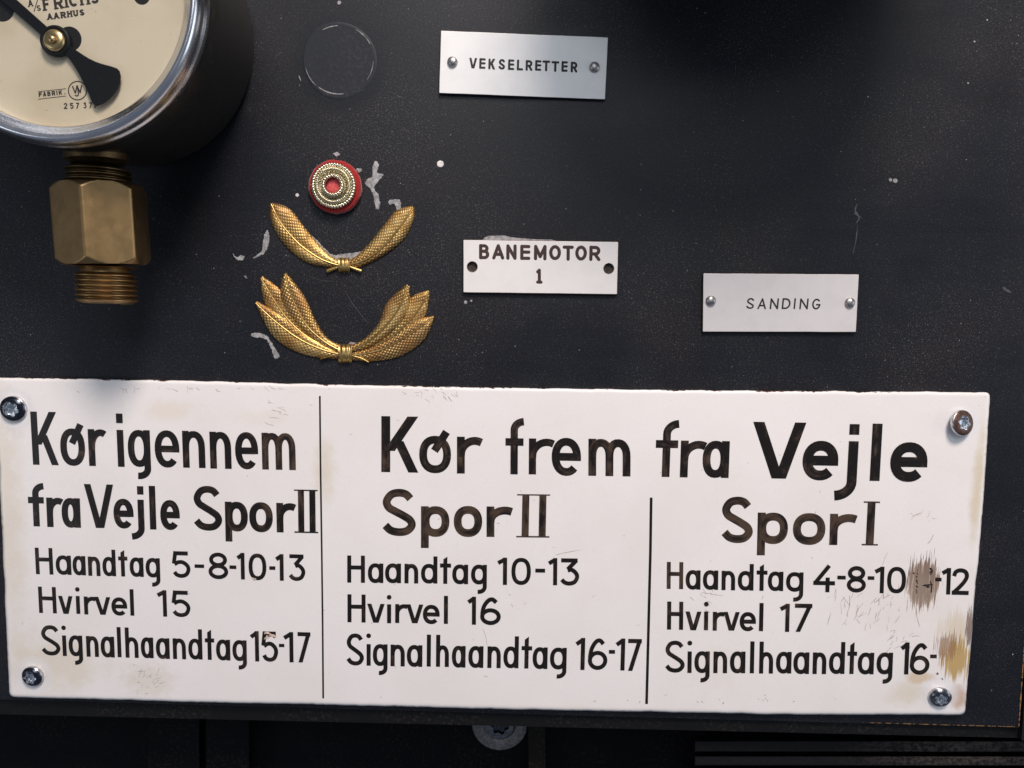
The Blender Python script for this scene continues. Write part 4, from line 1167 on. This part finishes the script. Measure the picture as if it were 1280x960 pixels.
# remains of a scraped-off number and fine hair scratches
REM = m_plain('paint_remnant', (.02, .015, .012), .5, var=.6, scale=1500)
rem = []
for y in range(712, 742, 4): rem.append(([(1146.5 - (y - 712) * .06 + random.uniform(-.8, .8), y), (1147 + random.uniform(-.8, .8), y + random.uniform(1.5, 4.5))], random.uniform(.8, 2.4)))
rem += [([(1162, 710), (1165, 713), (1163, 719)], 3), ([(1165, 711), (1162, 717)], 2), ([(1153, 732), (1159, 731.5), (1166, 730.5)], 2.6), ([(1163, 726), (1164.5, 733), (1164, 741)], 2.4), ([(1158, 733.5), (1162, 734)], 3), ([(1141, 716), (1143, 717)], 2)]
scratches('paint_remnant', rem, REM, LH, sign)
CHIP = m_plain('chipped_enamel', (.62, .47, .37), .6, var=.4, scale=1200)
for it_ in [([(330, 792), (334, 791), (339, 793)], 2.6), ([(336, 795), (341, 794), (345, 796)], 3.2), ([(330, 799), (333, 797), (336, 798)], 2.4), ([(315, 722), (318, 724), (320, 723)], 2.6)]: scratches('paint_chip', [it_], CHIP, LH + .00014, sign)
CHIPB = m_plain('rust_chip', (.16, .07, .035), .7, var=.5, scale=1200)
for it_ in [([(334, 794), (337, 796)], 1.6), ([(341, 796.5), (344, 797)], 1.4), ([(1171, 841), (1173, 843)], 3.0), ([(1177, 848), (1179, 849)], 1.4)]: scratches('paint_chip', [it_], CHIPB, LH + .00018, sign)
HAIR = m_plain('hair_scratch', (.46, .37, .33), .6)
hs = []
def hair(cx, cy, n, sx, sy, ang, ln, w=.7, spread=25):
    for _ in range(n):
        x = random.gauss(cx, sx); y = random.gauss(cy, sy); a = math.radians(random.gauss(ang, spread)); l = ln * random.uniform(.4, 1.5)
        dx, dy = math.cos(a) * l / 2, -math.sin(a) * l / 2
        if y < 484 or y > 880 or x > 1208 or x < 12: continue
        hs.append(([(x - dx, y - dy), (x + random.uniform(-1, 1), y + random.uniform(-1, 1)), (x + dx, y + dy)], w * random.uniform(.6, 1.3)))
hair(1095, 762, 34, 22, 17, 62, 9); hair(1060, 755, 10, 10, 12, 80, 12); hair(1120, 800, 12, 14, 12, 40, 7); hair(230, 484, 45, 70, 4, -30, 7, .6)
hair(545, 493, 20, 22, 5, -40, 6, .6); hair(350, 512, 12, 16, 8, -35, 9, .6); hair(185, 850, 26, 14, 8, 40, 7, .6, 60); hair(880, 745, 8, 8, 6, -35, 6, .7)
hair(640, 690, 60, 330, 120, 30, 3.5, .7, 90); hair(1150, 640, 8, 14, 6, 35, 8, .6); hair(960, 878, 25, 120, 5, 20, 2.5, 1.1, 90)
hs += [([(1110, 690), (1106, 698), (1103, 707)], .9), ([(1167, 668), (1163, 676), (1159, 680)], .9), ([(694, 694), (706, 691), (728, 687)], .9), ([(1062, 744), (1062, 756), (1058, 770)], 1.1), ([(1146, 758), (1146, 770), (1150, 784)], 1.0), ([(603, 785), (607, 795), (609, 808)], .6), ([(905, 745), (880, 741), (878, 740)], .7)]
scratches('hair_scratch', hs, HAIR, LH - .00003, sign, kind='stuff')

# ================================================================== SCREWS
def torx(name, px, py, rpx, h, mats, label, tilt=(0, 0), rot=0.0, dome=.0016, sock=.52, group=None, gap=.0, flange=0.0):
    c_ = P(px, py, h)
    t = thing(name, c_, label, 'screw', group)
    r = rpx * U * (D - h) / D
    ax = Vector((tilt[0], -1, tilt[1])).normalized()
    q = Vector((0, -1, 0)).rotation_difference(ax).to_matrix()
    seg = 72
    def put(prof, lobed=None):
        V = []; F_ = []
        for k, (rr, hh, lb) in enumerate(prof):
            for i in range(seg):
                a = 2 * PI * i / seg
                kk = rr * (1 + lb * .15 * math.cos(6 * (a + rot)))
                V.append(c_ + q @ Vector((kk * math.cos(a), -hh, kk * math.sin(a))))
        for k in range(len(prof) - 1):
            for i in range(seg):
                j = (i + 1) % seg; F_.append((k * seg + i, k * seg + j, (k + 1) * seg + j, (k + 1) * seg + i))
        return V, F_
    if flange:
        V, F_ = put([(r * flange * .99, -.0005, 0), (r * flange, .0003, 0), (r * flange * .96, .0008, 0), (r * 1.12, .0009, 0), (r * 1.05, .0006, 0), (r * .9, .0006, 0)])
        sharp(mesh('flange', V, F_, mats[1], t), 40)
    g = gap
    V, F_ = put([(r * .5, g - .0018, 0), (r * .96, g - .0002, 0), (r, g + .0002, 0), (r, g + .0009, 0), (r * .985, g + .00115, 0), (r * .955, g + .00125, 0)])
    sharp(mesh('head_rim', V, F_, mats[1], t), 40)
    dm = g + .0012
    V, F_ = put([(r * .957, dm, 0), (r * .9, dm + dome * .25, 0), (r * .8, dm + dome * .46, 0), (r * .7, dm + dome * .6, 0.3), (r * (sock + .05), dm + dome * .70, .8), (r * sock, dm + dome * .68, 1)])
    mesh('head', V, F_, mats[0], t)
    V, F_ = put([(r * sock, dm + dome * .68, 1), (r * sock * .95, dm + dome * .5, 1), (r * sock * .90, dm - .0006, 1), (r * sock * .45, dm - .0010, .3), (r * .02, dm - .0012, 0)])
    F_.append(tuple(range(len(V) - seg, len(V))))
    sharp(mesh('socket', V, F_, mats[2], t), 30)
    return t
torx('screw', 18.3, 510.5, 16.4, SH, (STEELD, RIM, STEELS), 'dark blued torx screw beside the K of Kør igennem', (.02, -.05), .3)
torx('screw', 42.3, 844, 14.2, SH, (STEELD, RIM, STEELS), 'small torx screw under the S of Signalhaandtag 15-17', (-.06, -.10), .1)
torx('screw', 1199, 528.5, 16.4, SH + .0006, (STEELR, RIM, STEELS), 'brown rusted torx screw standing crooked after the word Vejle', (.30, .16), .2, dome=.0009, gap=.0006)
torx('screw', 1173.5, 869, 14.4, SH, (STEELM, RIM, STEELS), 'grey torx screw among yellow stains after Signalhaandtag 16-', (-.14, -.22), .4, gap=.0004)
torx('flanged_bolt', 625, 904.5, 21, -.030, (STEELM, m_plain('washer_steel', (.22, .21, .20), .45, .9, var=.3, scale=700), STEELD), 'wide flanged torx bolt half hidden below the panel edge', (0, 0), .2, dome=.0012, flange=1.78)
